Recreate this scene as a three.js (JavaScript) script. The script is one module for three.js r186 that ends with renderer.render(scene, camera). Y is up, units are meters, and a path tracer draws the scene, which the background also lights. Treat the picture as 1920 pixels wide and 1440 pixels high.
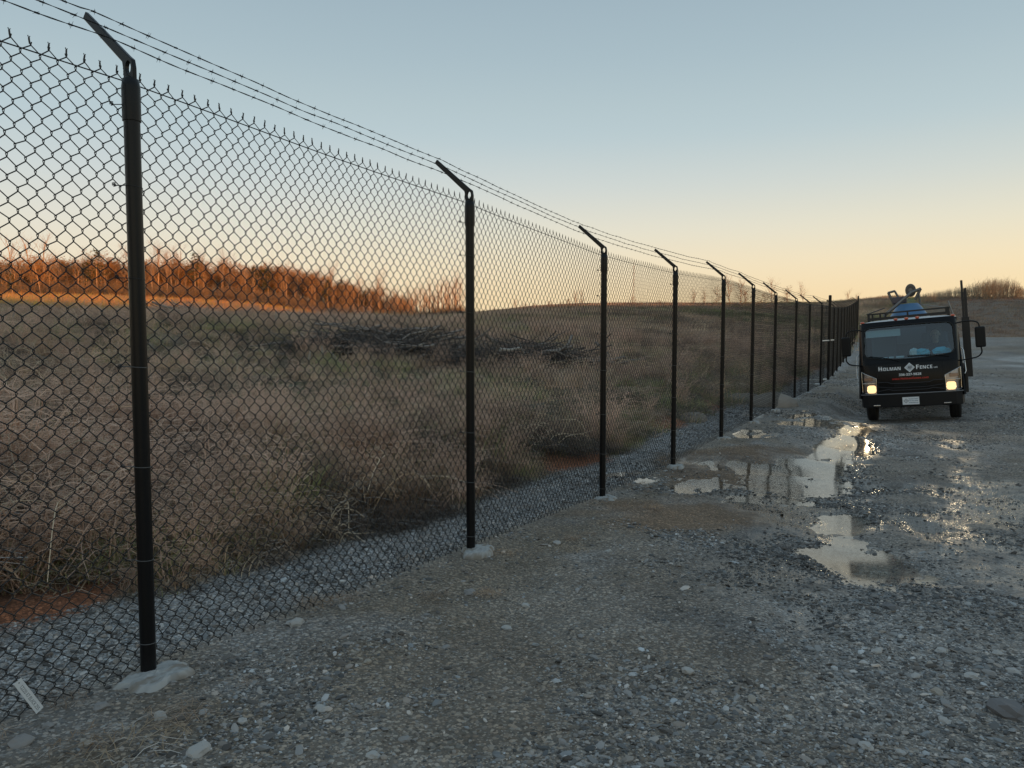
import * as THREE from 'three';
import { mergeGeometries } from 'three/addons/utils/BufferGeometryUtils.js';
import { MarchingCubes } from 'three/addons/objects/MarchingCubes.js';
import { RoundedBoxGeometry } from 'three/addons/geometries/RoundedBoxGeometry.js';

// ------------------------------------------------------------------ camera, sky, sun, exposure
const scene = new THREE.Scene();
const EYE = 1.6, PITCH = Math.atan(92 / 1450), FPX = 1450;
const camera = new THREE.PerspectiveCamera(2 * Math.atan(720 / FPX) * 180 / Math.PI, 4 / 3, 0.1, 3000);
camera.position.set(0, EYE, 0);
camera.rotation.set(-PITCH, 0, 0);
scene.add(camera);

const renderer = new THREE.WebGLRenderer({ antialias: true });
renderer.toneMapping = THREE.LinearToneMapping;
renderer.toneMappingExposure = 1.0;
renderer.shadowMap.enabled = true;

const SUN_AZ = 128 * Math.PI / 180, SUN_EL = 1.6 * Math.PI / 180;   // azimuth to the right of the view direction
const sunDir = new THREE.Vector3(Math.sin(SUN_AZ) * Math.cos(SUN_EL), Math.sin(SUN_EL), -Math.cos(SUN_AZ) * Math.cos(SUN_EL));
const sun = new THREE.DirectionalLight(new THREE.Color().setRGB(1, 0.34, 0.05), 5);
sun.position.copy(sunDir).multiplyScalar(300);
sun.castShadow = true;
sun.shadow.camera.left = sun.shadow.camera.bottom = -220; sun.shadow.camera.right = sun.shadow.camera.top = 220; sun.shadow.camera.far = 900;
sun.shadow.mapSize.set(4096, 4096);
scene.add(sun, sun.target);

const lin = (r, g, b) => new THREE.Color().setRGB(r / 255, g / 255, b / 255, THREE.SRGBColorSpace);
{ // clear evening sky: warm band along the horizon, a little stronger towards the sun, grey blue above
  const w = 512, h = 256, data = new Float32Array(w * h * 4);
  const stops = [[-90, 92, 88, 86], [-1, 200, 180, 150], [0, 251, 219, 160], [2.5, 250, 222, 172], [5, 246, 228, 190], [7.5, 232, 226, 203], [10.5, 210, 216, 209], [14, 187, 204, 208], [19, 170, 190, 199], [24, 157, 178, 190], [40, 148, 170, 185], [65, 141, 164, 182], [90, 137, 161, 181]]
    .map(s => [s[0], lin(s[1], s[2], s[3])]);
  const c = new THREE.Color();
  for (let j = 0; j < h; j++) for (let i = 0; i < w; i++) {
    const el = ((j + 0.5) / h - 0.5) * 180, az = ((i + 0.5) / w - 0.5) * 2 * Math.PI;   // az of direction atan2(z, x)
    let k = 0; while (k < stops.length - 2 && el > stops[k + 1][0]) k++;
    const t = Math.min(1, Math.max(0, (el - stops[k][0]) / (stops[k + 1][0] - stops[k][0])));
    c.copy(stops[k][1]).lerp(stops[k + 1][1], t);
    const cs = Math.cos(az - Math.atan2(sunDir.z, sunDir.x));   // 1 towards the sun
    const low = Math.max(0, 1 - Math.abs(el) / 16), wgt = 0.10 * cs * low;
    const o = (j * w + i) * 4;
    data[o] = c.r * (1 + wgt * 1.1); data[o + 1] = c.g * (1 + wgt * 0.5); data[o + 2] = c.b * (1 - wgt * 1.4); data[o + 3] = 1;
  }
  const sky = new THREE.DataTexture(data, w, h, THREE.RGBAFormat, THREE.FloatType);
  sky.mapping = THREE.EquirectangularReflectionMapping; sky.magFilter = sky.minFilter = THREE.LinearFilter; sky.needsUpdate = true;
  scene.background = sky; scene.environment = sky;
}

// ------------------------------------------------------------------ helpers
function mulberry(a) { return () => { a |= 0; a = a + 0x6D2B79F5 | 0; let t = Math.imul(a ^ a >>> 15, 1 | a); t = t + Math.imul(t ^ t >>> 7, 61 | t) ^ t; return ((t ^ t >>> 14) >>> 0) / 4294967296; }; }
const rnd = mulberry(20231);
const rr = (a, b) => a + (b - a) * rnd();
const clamp = (x, a = 0, b = 1) => x < a ? a : x > b ? b : x;
const smooth = (a, b, x) => { const t = clamp((x - a) / (b - a)); return t * t * (3 - 2 * t); };
const mix = (a, b, t) => a + (b - a) * t;
function hash2(ix, iy, s) { let n = Math.imul(ix, 374761393) + Math.imul(iy, 668265263) + Math.imul(s, 1274126177); n = Math.imul(n ^ n >>> 13, 1274126177); return ((n ^ n >>> 16) >>> 0) / 4294967296; }
function vnoise(x, y, s = 0) { const ix = Math.floor(x), iy = Math.floor(y); let fx = x - ix, fy = y - iy; fx = fx * fx * (3 - 2 * fx); fy = fy * fy * (3 - 2 * fy);
  return mix(mix(hash2(ix, iy, s), hash2(ix + 1, iy, s), fx), mix(hash2(ix, iy + 1, s), hash2(ix + 1, iy + 1, s), fx), fy); }
function fbm(x, y, o = 4, s = 0) { let a = 0, k = 0.5, n = 0; for (let i = 0; i < o; i++) { a += k * vnoise(x, y, s + i * 17); n += k; k *= 0.5; x = x * 2.03 + 7.1; y = y * 2.03 + 3.7; } return a / n; }
const names = {};
function numbered(n) { const k = names[n] = (names[n] ?? -1) + 1; return k ? n + '_' + String(k).padStart(3, '0') : n; }
function shade(o) { o.traverse(m => { if (m.isMesh) { m.castShadow = true; m.receiveShadow = true; } }); return o; }
function tag(o, label, category, group, kind) { o.userData.label = label; if (category) o.userData.category = category; if (group) o.userData.group = group; if (kind) o.userData.kind = kind; return o; }
function top(o, name, label, category, group, kind) { o.name = numbered(name); tag(o, label, category, group, kind); scene.add(shade(o)); return o; }
function part(parent, name, geo, material) { const m = new THREE.Mesh(geo, material); m.name = name; m.castShadow = m.receiveShadow = true; parent.add(m); return m; }
const W = (X, y, Z) => new THREE.Vector3(X, y, -Z);      // X right, y up, Z ahead
const std = (r, g, b, rough = 0.9, metal = 0, extra = {}) => new THREE.MeshStandardMaterial({ color: new THREE.Color().setRGB(r, g, b), roughness: rough, metalness: metal, ...extra });
const phys = (r, g, b, rough, metal, extra = {}) => new THREE.MeshPhysicalMaterial({ color: new THREE.Color().setRGB(r, g, b), roughness: rough, metalness: metal, ...extra });

class MB { // collects tubes, strips and boxes into one geometry
  constructor() { this.p = []; this.n = []; this.i = []; }
  tube(pts, rad, sides = 4, cap = false) {
    const base = this.p.length / 3, N = pts.length; let ux = 0, uy = 0, uz = 0;
    for (let k = 0; k < N; k++) {
      const a = pts[Math.max(0, k - 1)], b = pts[Math.min(N - 1, k + 1)]; let tx = b[0] - a[0], ty = b[1] - a[1], tz = b[2] - a[2]; const tl = Math.hypot(tx, ty, tz) || 1; tx /= tl; ty /= tl; tz /= tl;
      if (k === 0) { if (Math.abs(ty) < 0.8) { ux = 0; uy = 1; uz = 0; } else { ux = 1; uy = 0; uz = 0.2; } }
      let d = ux * tx + uy * ty + uz * tz; ux -= d * tx; uy -= d * ty; uz -= d * tz; const l = Math.hypot(ux, uy, uz) || 1; ux /= l; uy /= l; uz /= l;
      const vx = ty * uz - tz * uy, vy = tz * ux - tx * uz, vz = tx * uy - ty * ux, r = typeof rad === 'number' ? rad : rad[k], q = pts[k];
      for (let s = 0; s < sides; s++) { const A = s / sides * 2 * Math.PI, c = Math.cos(A), e = Math.sin(A), nx = ux * c + vx * e, ny = uy * c + vy * e, nz = uz * c + vz * e; this.p.push(q[0] + nx * r, q[1] + ny * r, q[2] + nz * r); this.n.push(nx, ny, nz); }
    }
    for (let k = 0; k < N - 1; k++) for (let s = 0; s < sides; s++) { const a = base + k * sides + s, b = base + k * sides + (s + 1) % sides; this.i.push(a, b, a + sides, b, b + sides, a + sides); }
    if (cap) for (const k of [0, N - 1]) for (let s = 1; s < sides - 1; s++) this.i.push(base + k * sides, base + k * sides + s, base + k * sides + s + 1);
    return this;
  }
  quad(a, b, c, d) { const base = this.p.length / 3, e = [b[0] - a[0], b[1] - a[1], b[2] - a[2]], f = [d[0] - a[0], d[1] - a[1], d[2] - a[2]], n = [e[1] * f[2] - e[2] * f[1], e[2] * f[0] - e[0] * f[2], e[0] * f[1] - e[1] * f[0]], l = Math.hypot(...n) || 1;
    for (const q of [a, b, c, d]) { this.p.push(...q); this.n.push(n[0] / l, n[1] / l, n[2] / l); } this.i.push(base, base + 1, base + 2, base, base + 2, base + 3); return this; }
  blade(pts, widths, sx, sz) { const base = this.p.length / 3; for (let k = 0; k < pts.length; k++) { const q = pts[k], w = widths[k]; this.p.push(q[0] - sx * w, q[1], q[2] - sz * w, q[0] + sx * w, q[1], q[2] + sz * w); this.n.push(-sz, 0.5, sx, -sz, 0.5, sx); } for (let k = 0; k < pts.length - 1; k++) { const a = base + 2 * k; this.i.push(a, a + 1, a + 2, a + 1, a + 3, a + 2); } return this; }
  geo() { const g = new THREE.BufferGeometry(); g.setAttribute('position', new THREE.Float32BufferAttribute(this.p, 3)); g.setAttribute('normal', new THREE.Float32BufferAttribute(this.n, 3)); g.setIndex(this.i); return g; }
}
const box = (x, y, z, w, h, d, r = 0) => { const g = r ? new RoundedBoxGeometry(w, h, d, 2, r) : new THREE.BoxGeometry(w, h, d); g.translate(x, y, z); return r ? g : g; };
const merged = list => mergeGeometries(list.map(g => { const q = g.index ? g.toNonIndexed() : g; for (const k of Object.keys(q.attributes)) if (k !== 'position' && k !== 'normal') q.deleteAttribute(k); return q; }));
function tubeGeo(pts, r, sides = 8) { return new MB().tube(pts, r, sides, true).geo(); }
function curve(pts, n, r, sides = 8) { const c = new THREE.CatmullRomCurve3(pts.map(p => new THREE.Vector3(...p))); return tubeGeo(c.getPoints(n).map(v => [v.x, v.y, v.z]), r, sides); }

// pixel of the photograph -> slopes (X per metre ahead, height per metre ahead)
function ray(px, py) { const cx = (px - 960) / FPX, cy = (720 - py) / FPX, wy = cy * Math.cos(PITCH) - Math.sin(PITCH), wz = Math.cos(PITCH) + cy * Math.sin(PITCH); return [cx / wz, wy / wz]; }

// ------------------------------------------------------------------ terrain
// fence posts: X, Z (metres ahead), ground height relative to the eye
const POSTS = [[-2.70, 0.86, -1.36], [-1.49, 3.09, -1.40], [-0.285, 5.28, -1.50], [0.895, 7.57, -1.62], [2.0, 9.52, -1.635], [3.19, 11.72, -1.58], [4.315, 13.89, -1.58], [5.52, 16.25, -1.59], [6.98, 19.05, -1.58], [8.145, 21.22, -1.59], [9.2, 23.03, -1.54], [10.3, 25.16, -1.49]];
for (let k = 1; k <= 11; k++) POSTS.push([10.3 + k * 1.09, 25.16 + k * 2.26, [-1.49, -1.46, -1.38, -1.30, -1.22, -1.12, -1.0, -0.86, -0.70, -0.54, -0.38, -0.24][k]]);
const UX = 0.4725, UZ = 0.8813, F0 = POSTS[1];
const fenceS = (X, Z) => (X - F0[0]) * UX + (Z - F0[1]) * UZ;
const fenceD = (X, Z) => -(X - F0[0]) * UZ + (Z - F0[1]) * UX;      // positive on the field side
const PROFILE = POSTS.map(p => [fenceS(p[0], p[1]), p[2]]).concat([[80, -0.02], [105, 1.55], [135, 3.7], [170, 5.1], [218, 7.0], [300, 7.1], [2000, 7.3]]);
PROFILE.unshift([-60, -1.3]);
function profile(s) { if (s <= PROFILE[0][0]) return PROFILE[0][1]; for (let k = 0; k < PROFILE.length - 1; k++) if (s < PROFILE[k + 1][0]) { const a = PROFILE[k], b = PROFILE[k + 1], t = (s - a[0]) / (b[0] - a[0]), p = PROFILE[Math.max(0, k - 1)], q = PROFILE[Math.min(PROFILE.length - 1, k + 2)];
  const m0 = (b[1] - p[1]) / (b[0] - p[0] || 1) * (b[0] - a[0]), m1 = (q[1] - a[1]) / (q[0] - a[0] || 1) * (b[0] - a[0]), t2 = t * t, t3 = t2 * t;
  return (2 * t3 - 3 * t2 + 1) * a[1] + (t3 - 2 * t2 + t) * m0 + (-2 * t3 + 3 * t2) * b[1] + (t3 - t2) * m1; } return PROFILE[PROFILE.length - 1][1]; }
const TRUCK = { X: 8.67, Z: 16.6, y: -1.805, roll: 5.2 * Math.PI / 180, yaw: Math.atan2(-UX, UZ) };
// hollows that hold water: X, Z, half length along the road, half width, depth
const HOLLOWS = [];
function lump(X, Z, d) { if (d < 0.9) return 0; const n = Math.abs(fbm(X * 0.8 + 3, Z * 0.8, 2, 53) - 0.5) * 2; return 0.42 * (0.6 - smooth(0, 0.5, n)) * smooth(1.0, 2.2, d) * (1 - smooth(30, 60, Z)); }
function baseHeight(X, Z) {
  const s = fenceS(X, Z), d = fenceD(X, Z);
  // road side
  let road = profile(s);
  const r = Math.max(0, -d);
  road += -0.17 * Math.exp(-(((s - 15.3) / 7) ** 2)) * smooth(0.4, 3.0, r) * (1 - 0.6 * smooth(6, 14, r));
  road += 0.10 * smooth(3.2, 5.2, r) * Math.exp(-(((s - 15.5) / 3.2) ** 2)) * (1 - smooth(6, 9, r));
  const ridge = 13 * (1 - 0.76 * smooth(-66, 0, Z)) * smooth(50, 100, X) * (1 - smooth(32, 104, Z)) * smooth(-190, -120, Z);   // hill to the right of the road
  const toe = smooth(66, 108, Z) * smooth(28, 62, X - 0.1 * (Z - 70)) * 2.2 * (1 - 0.6 * smooth(110, 220, Z));
  road += ridge + toe * (1 - smooth(62, 100, X));
  // field side
  let field = -1.5 + 0.05 * Math.max(0, Z - 5) ; if (Z > 205) field = -1.5 + 10.0 + 0.002 * (Z - 205);
  const cx = (X + 25) / 21; field -= 3.7 * Math.exp(-cx * cx) * smooth(40, 140, Z) + Math.exp(-cx * cx) * Math.max(0, Math.min(Z, 240) - 150) * 0.05;
  field += 1.0 * smooth(-35, -85, X) * smooth(25, 110, Z) + 0.35 * smooth(-4, -14, X) * smooth(6, 20, Z);
  field += (fbm(X * 0.11 + 4, Z * 0.11, 3, 51) - 0.5) * 0.9 * smooth(2, 9, d) * (1 - 0.5 * smooth(40, 90, Z)) + (fbm(X * 0.42, Z * 0.42, 3, 52) - 0.45) * 0.6 * smooth(1.0, 3, d) * (1 - smooth(25, 45, Z)) + lump(X, Z, d);
  const m = smooth(0.9, 24, d), e = smooth(0.9, 1.8, d);
  return wheelBed(X, Z, mix(road + 0.10 * e, field, m) + lump(X, Z, d) * (1 - m));
}
function wheelBed(X, Z, h) { const dx = X - TRUCK.X, dz = Z - TRUCK.Z, a = dx * UX + dz * UZ, b = dx * UZ - dz * UX, w = smooth(-2.4, -0.9, a) * (1 - smooth(4.2, 6.0, a)) * (1 - smooth(1.05, 2.0, Math.abs(b))); return w ? mix(h, TRUCK.y + b * Math.tan(TRUCK.roll), w) : h; }
function edgeD(s) { return 0.92 + (fbm(s * 0.7, 3.3, 3, 61) - 0.5) * 0.5; }     // where the gravel strip behind the fence ends
function ruts(X, Z, d) { const r = -d, s = fenceS(X, Z), band = (q, w) => Math.exp(-(((r - q) / w) ** 2)), on = smooth(3, 7, s) * (1 - smooth(18, 24, s)); return on * (-0.022 * (band(1.75, 0.3) + band(3.35, 0.3)) + 0.007 * Math.sin(r * 62) * (band(1.75, 0.34) + band(3.35, 0.34)) * vnoise(s * 1.2, r * 3, 78)); }
function detailHeight(X, Z) {
  const d = fenceD(X, Z), near = 1 - smooth(18, 40, Math.hypot(X, Z));
  return ((fbm(X * 0.8, Z * 0.8, 3, 71) - 0.5) * 0.075 + (fbm(X * 2.6, Z * 2.6, 3, 72) - 0.5) * 0.05 + (fbm(X * 9, Z * 9, 2, 73) - 0.5) * 0.016) * near * (d < 0.2 && d > -0.4 ? 0.6 : 1) + ruts(X, Z, d);
}
function bowl(X, Z) { let v = 0, m = 0; for (const q of HOLLOWS) { const dx = X - q.X, dz = Z - q.Z; if (Math.abs(dx) + Math.abs(dz) > 6) continue; const a = dx * UX + dz * UZ, b = -dx * UZ + dz * UX, e = Math.exp(-((a / q.a) ** 2 + (b / q.b) ** 2)); if (q.depth * e > v) { v = q.depth * e; m = e; } } return [v, m]; }
function hollow(X, Z) { let v = 0; for (const q of HOLLOWS) { const dx = X - q.X, dz = Z - q.Z; if (Math.abs(dx) + Math.abs(dz) > 6) continue; const a = dx * UX + dz * UZ, b = -dx * UZ + dz * UX, e = (a / q.a) ** 2 + (b / q.b) ** 2; v = Math.max(v, q.depth * Math.exp(-e) * clamp(-0.35 + 2.5 * fbm((X * UX + Z * UZ) * 2.0 + 5, (X * UZ - Z * UX) * 5.2, 5, 77), 0, 1.5)); } return v; }
function height(X, Z) { return EYE + baseHeight(X, Z) + detailHeight(X, Z) - hollow(X, Z); }
function onGround(px, py) { const [a, b] = ray(px, py); let Z = 6; for (let k = 0; k < 60; k++) { const g = baseHeight(a * Z, Z); Z = mix(Z, clamp(g / b, 0.5, 140), 0.5); } return [a * Z, Z]; }
for (const [px, py, a, b, depth, lift] of [[1535, 783, 1.3, 0.9, 0.075, 1], [1604, 800, 1.2, 0.2, 0.08, 1], [1585, 826, 1.0, 0.24, 0.08, 1], [1555, 848, 0.9, 0.34, 0.07, 1], [1412, 811, 0.6, 0.32, 0.075, 1], [1515, 868, 0.7, 0.4, 0.065, 1], [1290, 905, 0.55, 0.5, 0.075, 1], [1400, 872, 0.4, 0.7, 0.065, 1], [1470, 905, 0.7, 0.42, 0.06, 1], [1420, 935, 0.4, 0.45, 0.05, 0], [1604, 1042, 0.55, 0.32, 0.07, 1], [1590, 972, 0.5, 0.2, 0.05, 1], [1650, 908, 0.35, 0.3, 0.045, 0], [1745, 985, 0.4, 0.2, 0.04, 0], [1840, 965, 0.3, 0.2, 0.03, 0], [1520, 1165, 0.3, 0.14, 0.03, 0], [1150, 886, 0.7, 0.28, 0.06, 1], [1225, 897, 0.4, 0.25, 0.05, 1]]) {
  const [X, Z] = onGround(px, py); HOLLOWS.push({ X, Z, a, b, depth, lift });
}
const MUD = [[1390, 890, 1.0, 1.0], [1340, 868, 0.9, 0.9], [1250, 965, 0.8, 0.8], [1335, 960, 0.7, 0.9], [1440, 850, 0.8, 0.8]].map(([px, py, a, b]) => { const [X, Z] = onGround(px, py); return { X, Z, a, b }; });
function blobs(list, X, Z, k = 1) { let v = 0; for (const q of list) { const dx = X - q.X, dz = Z - q.Z, a = dx * UX + dz * UZ, b = -dx * UZ + dz * UX, e = (a / (q.a * k)) ** 2 + (b / (q.b * k)) ** 2; if (e < 9) v = Math.max(v, Math.exp(-e)); } return v; }
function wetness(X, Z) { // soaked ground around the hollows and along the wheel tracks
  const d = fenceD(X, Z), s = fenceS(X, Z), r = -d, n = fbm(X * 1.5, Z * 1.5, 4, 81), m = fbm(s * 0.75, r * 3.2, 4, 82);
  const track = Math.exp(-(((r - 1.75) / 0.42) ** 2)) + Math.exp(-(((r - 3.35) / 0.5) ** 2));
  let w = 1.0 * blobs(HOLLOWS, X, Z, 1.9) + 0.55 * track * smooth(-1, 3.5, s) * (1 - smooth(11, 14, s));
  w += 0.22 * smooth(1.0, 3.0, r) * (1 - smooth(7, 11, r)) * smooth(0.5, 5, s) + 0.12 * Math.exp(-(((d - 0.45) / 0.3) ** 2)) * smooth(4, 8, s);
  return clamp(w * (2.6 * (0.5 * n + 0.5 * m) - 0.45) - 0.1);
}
const cA = [0, 0, 0];
function zone(X, Z) { // base colour of the ground, linear
  const d = fenceD(X, Z), s = fenceS(X, Z), dist = Math.hypot(X, Z), n1 = fbm(X * 0.35, Z * 0.35, 4, 91), n2 = fbm(X * 1.9, Z * 1.9, 4, 92), n3 = fbm(X * 7, Z * 7, 3, 93);
  let r = 0.262, g = 0.243, b = 0.22, k;
  const to = (R, G, B, t) => { r = mix(r, R, t); g = mix(g, G, t); b = mix(b, B, t); };
  to(0.46, 0.445, 0.42, smooth(0.47, 0.64, n2) * 0.85); to(0.125, 0.118, 0.112, smooth(0.52, 0.66, fbm(X * 1.1 + 9, Z * 1.1, 4, 94)) * 0.6);                               // patches of pale fines
  to(0.19, 0.15, 0.108, smooth(0.42, 0.62, n1 * 0.6 + n2 * 0.4) * 0.75);             // brown earth showing
  to(0.19, 0.15, 0.105, 0.75 * Math.exp(-(((d + 0.35) / 0.5) ** 2)) * smooth(0.3, 0.55, n2));
  to(0.38, 0.375, 0.365, 0.6 * smooth(0.05, 0.25, d) * (1 - smooth(0.9, 1.2, d)));      // cleaner crushed stone behind the fence
  k = blobs(MUD, X, Z); to(0.2, 0.135, 0.085, smooth(0.25, 0.75, k + (n2 - 0.5) * 0.9));
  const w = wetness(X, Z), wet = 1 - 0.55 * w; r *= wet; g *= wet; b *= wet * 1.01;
  if (d > 0.3) { const e = edgeD(s), f = smooth(e - 0.12, e + 0.12, d + (n3 - 0.5) * 0.3);
    let R = 0.15, G = 0.118, B = 0.085; const clay = smooth(0.53, 0.62, fbm(s * 0.55 + 2, d * 0.8, 3, 95)) * (1 - smooth(1.1, 1.8, d)); 
    const green = smooth(0.45, 0.62, fbm(X * 0.045, Z * 0.045, 3, 96)), straw = smooth(0.4, 0.6, fbm(X * 0.3 + 8, Z * 0.3, 3, 97)); R = mix(mix(R, 0.26, straw), 0.15, green * 0.6); G = mix(mix(G, 0.205, straw), 0.155, green * 0.6); B = mix(mix(B, 0.145, straw), 0.09, green * 0.6);
    R = mix(R, 0.27, clay); G = mix(G, 0.105, clay); B = mix(B, 0.05, clay);
    to(R, G, B, f); }
  const hill = smooth(60, 78, Z) * smooth(-0.5, 6, -d + 8) ; // beyond the end of the gravel road
  if (hill > 0) { const green = smooth(0.56, 0.50, X / Math.max(Z, 1) + (n1 - 0.5) * 0.06) * smooth(70, 84, Z); to(mix(0.17, 0.15, green), mix(0.125, 0.155, green), mix(0.09, 0.085, green), hill); }
  const bank = smooth(44, 52, X) * (1 - hill); to(0.17, 0.125, 0.09, bank);
  const v = 0.82 + 0.36 * n3; cA[0] = r * v; cA[1] = g * v; cA[2] = b * v; return cA;
}

// gravel grain: pebbles a few millimetres to a centimetre, as colour grain and fine relief
function gravelTile(size, metres, seed) {
  const col = new Uint8Array(size * size * 4), hgt = new Uint8Array(size * size * 4), lay = [[0.011, 1], [0.006, 0.6]];
  for (let y = 0; y < size; y++) for (let x = 0; x < size; x++) {
    let H = 0, T = 0;
    for (let q = 0; q < 2; q++) { const cells = Math.round(metres / (lay[q][0] * 1.6)), gx = x / size * cells, gy = y / size * cells, ix = Math.floor(gx), iy = Math.floor(gy); let best = 9, id = 0;
      for (let a = -1; a <= 1; a++) for (let b = -1; b <= 1; b++) { const cx = ix + a, cy = iy + b, wx = (cx + cells) % cells, wy = (cy + cells) % cells, jx = cx + hash2(wx, wy, seed + q * 5), jy = cy + hash2(wx, wy, seed + 1 + q * 5), dd = (gx - jx) ** 2 + (gy - jy) ** 2; if (dd < best) { best = dd; id = hash2(wx, wy, seed + 2 + q * 5); } }
      const hh = id < 0.55 ? Math.max(0, 1 - best * 2.6) * (0.4 + 0.6 * id) * lay[q][1] : 0; if (hh > H) { H = hh; T = id; } }
    const f = hash2(x, y, seed + 9), o = (y * size + x) * 4, tone = clamp(0.60 + (H > 0.12 ? (T / 0.55 - 0.4) * 0.42 : -0.06) + (f - 0.5) * 0.14), warm = (hash2(Math.floor(T * 9999), 3, 4) - 0.5) * 0.05;
    col[o] = 255 * clamp(tone + warm); col[o + 1] = 255 * tone; col[o + 2] = 255 * clamp(tone - warm); col[o + 3] = 255;
    hgt[o] = hgt[o + 1] = hgt[o + 2] = 255 * clamp(0.15 + 0.8 * H + (f - 0.5) * 0.08); hgt[o + 3] = 255;
  }
  const mk = d => { const t = new THREE.DataTexture(d, size, size); t.wrapS = t.wrapT = THREE.RepeatWrapping; t.magFilter = THREE.LinearFilter; t.repeat.set(1 / metres, 1 / metres); t.needsUpdate = true; return t; };
  return [mk(col), mk(hgt)];
}
const [gravelColor, gravelRelief] = gravelTile(1024, 1.9, 5);
const NEAR = { x0: -4.6, x1: 11.6, z0: 1.4, z1: 18.6 };
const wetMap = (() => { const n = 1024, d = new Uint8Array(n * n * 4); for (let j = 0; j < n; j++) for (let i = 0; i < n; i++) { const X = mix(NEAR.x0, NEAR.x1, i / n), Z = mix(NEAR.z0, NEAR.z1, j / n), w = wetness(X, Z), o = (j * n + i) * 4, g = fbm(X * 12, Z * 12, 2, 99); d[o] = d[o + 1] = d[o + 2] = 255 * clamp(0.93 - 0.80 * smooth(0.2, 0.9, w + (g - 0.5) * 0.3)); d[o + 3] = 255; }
  const t = new THREE.DataTexture(d, n, n); t.magFilter = THREE.LinearFilter; t.wrapS = t.wrapT = THREE.ClampToEdgeWrapping; t.repeat.set(1 / (NEAR.x1 - NEAR.x0), 1 / (NEAR.z1 - NEAR.z0)); t.offset.set(-NEAR.x0 / (NEAR.x1 - NEAR.x0), -NEAR.z0 / (NEAR.z1 - NEAR.z0)); t.needsUpdate = true; return t; })();
{
  const axis = (a, b, step, lo, hi, grow) => { const v = []; const n = Math.round((b - a) / step); for (let k = 0; k <= n; k++) v.push(a + (b - a) * k / n); let s = step; while (v[v.length - 1] < hi) { s = Math.min(s * grow, 40); v.push(v[v.length - 1] + s); } s = step; while (v[0] > lo) { s = Math.min(s * grow, 40); v.unshift(v[0] - s); } return v; };
  const xs = axis(NEAR.x0, NEAR.x1, 0.06, -420, 420, 1.05), zs = axis(NEAR.z0, NEAR.z1, 0.06, -200, 1400, 1.05);
  const nx = xs.length, nz = zs.length, H = new Float32Array(nx * nz);
  for (let j = 0; j < nz; j++) for (let i = 0; i < nx; i++) H[j * nx + i] = height(xs[i], zs[j]);
  const build = inside => { const ids = new Int32Array(nx * nz).fill(-1), p = [], n = [], c = [], uv = [], ix = [];
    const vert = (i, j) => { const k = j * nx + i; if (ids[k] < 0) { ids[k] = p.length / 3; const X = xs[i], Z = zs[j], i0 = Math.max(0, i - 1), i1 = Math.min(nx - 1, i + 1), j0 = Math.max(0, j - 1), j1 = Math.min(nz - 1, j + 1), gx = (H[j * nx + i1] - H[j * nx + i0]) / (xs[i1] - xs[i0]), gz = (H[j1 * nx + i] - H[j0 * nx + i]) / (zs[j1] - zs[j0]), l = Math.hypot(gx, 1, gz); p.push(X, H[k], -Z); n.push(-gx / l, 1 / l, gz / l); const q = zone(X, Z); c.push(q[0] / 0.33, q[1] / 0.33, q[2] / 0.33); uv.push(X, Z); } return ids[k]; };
    for (let j = 0; j < nz - 1; j++) for (let i = 0; i < nx - 1; i++) { const cx = (xs[i] + xs[i + 1]) / 2, cz = (zs[j] + zs[j + 1]) / 2, isIn = cx > NEAR.x0 && cx < NEAR.x1 && cz > NEAR.z0 && cz < NEAR.z1; if (isIn !== inside) continue; const a = vert(i, j), b = vert(i + 1, j), d = vert(i, j + 1), e = vert(i + 1, j + 1); ix.push(a, b, e, a, e, d); }
    const g = new THREE.BufferGeometry(); g.setAttribute('position', new THREE.Float32BufferAttribute(p, 3)); g.setAttribute('normal', new THREE.Float32BufferAttribute(n, 3)); g.setAttribute('color', new THREE.Float32BufferAttribute(c, 3)); g.setAttribute('uv', new THREE.Float32BufferAttribute(uv, 2)); g.setIndex(ix); return g; };
  gravelColor.colorSpace = THREE.SRGBColorSpace;
  const near = new THREE.MeshStandardMaterial({ vertexColors: true, map: gravelColor, bumpMap: gravelRelief, bumpScale: 0.006, roughness: 1, roughnessMap: wetMap });
  const far = new THREE.MeshStandardMaterial({ vertexColors: true, map: gravelColor, bumpMap: gravelRelief, bumpScale: 0.006, roughness: 0.95 });
  top(new THREE.Mesh(build(true), near), 'gravel_road', 'rough grey gravel road with wet patches beside the fence', 'road', null, 'structure');
  top(new THREE.Mesh(build(false), far), 'ground', 'open field and low hills around the gravel road', 'ground', null, 'structure');
}
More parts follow.
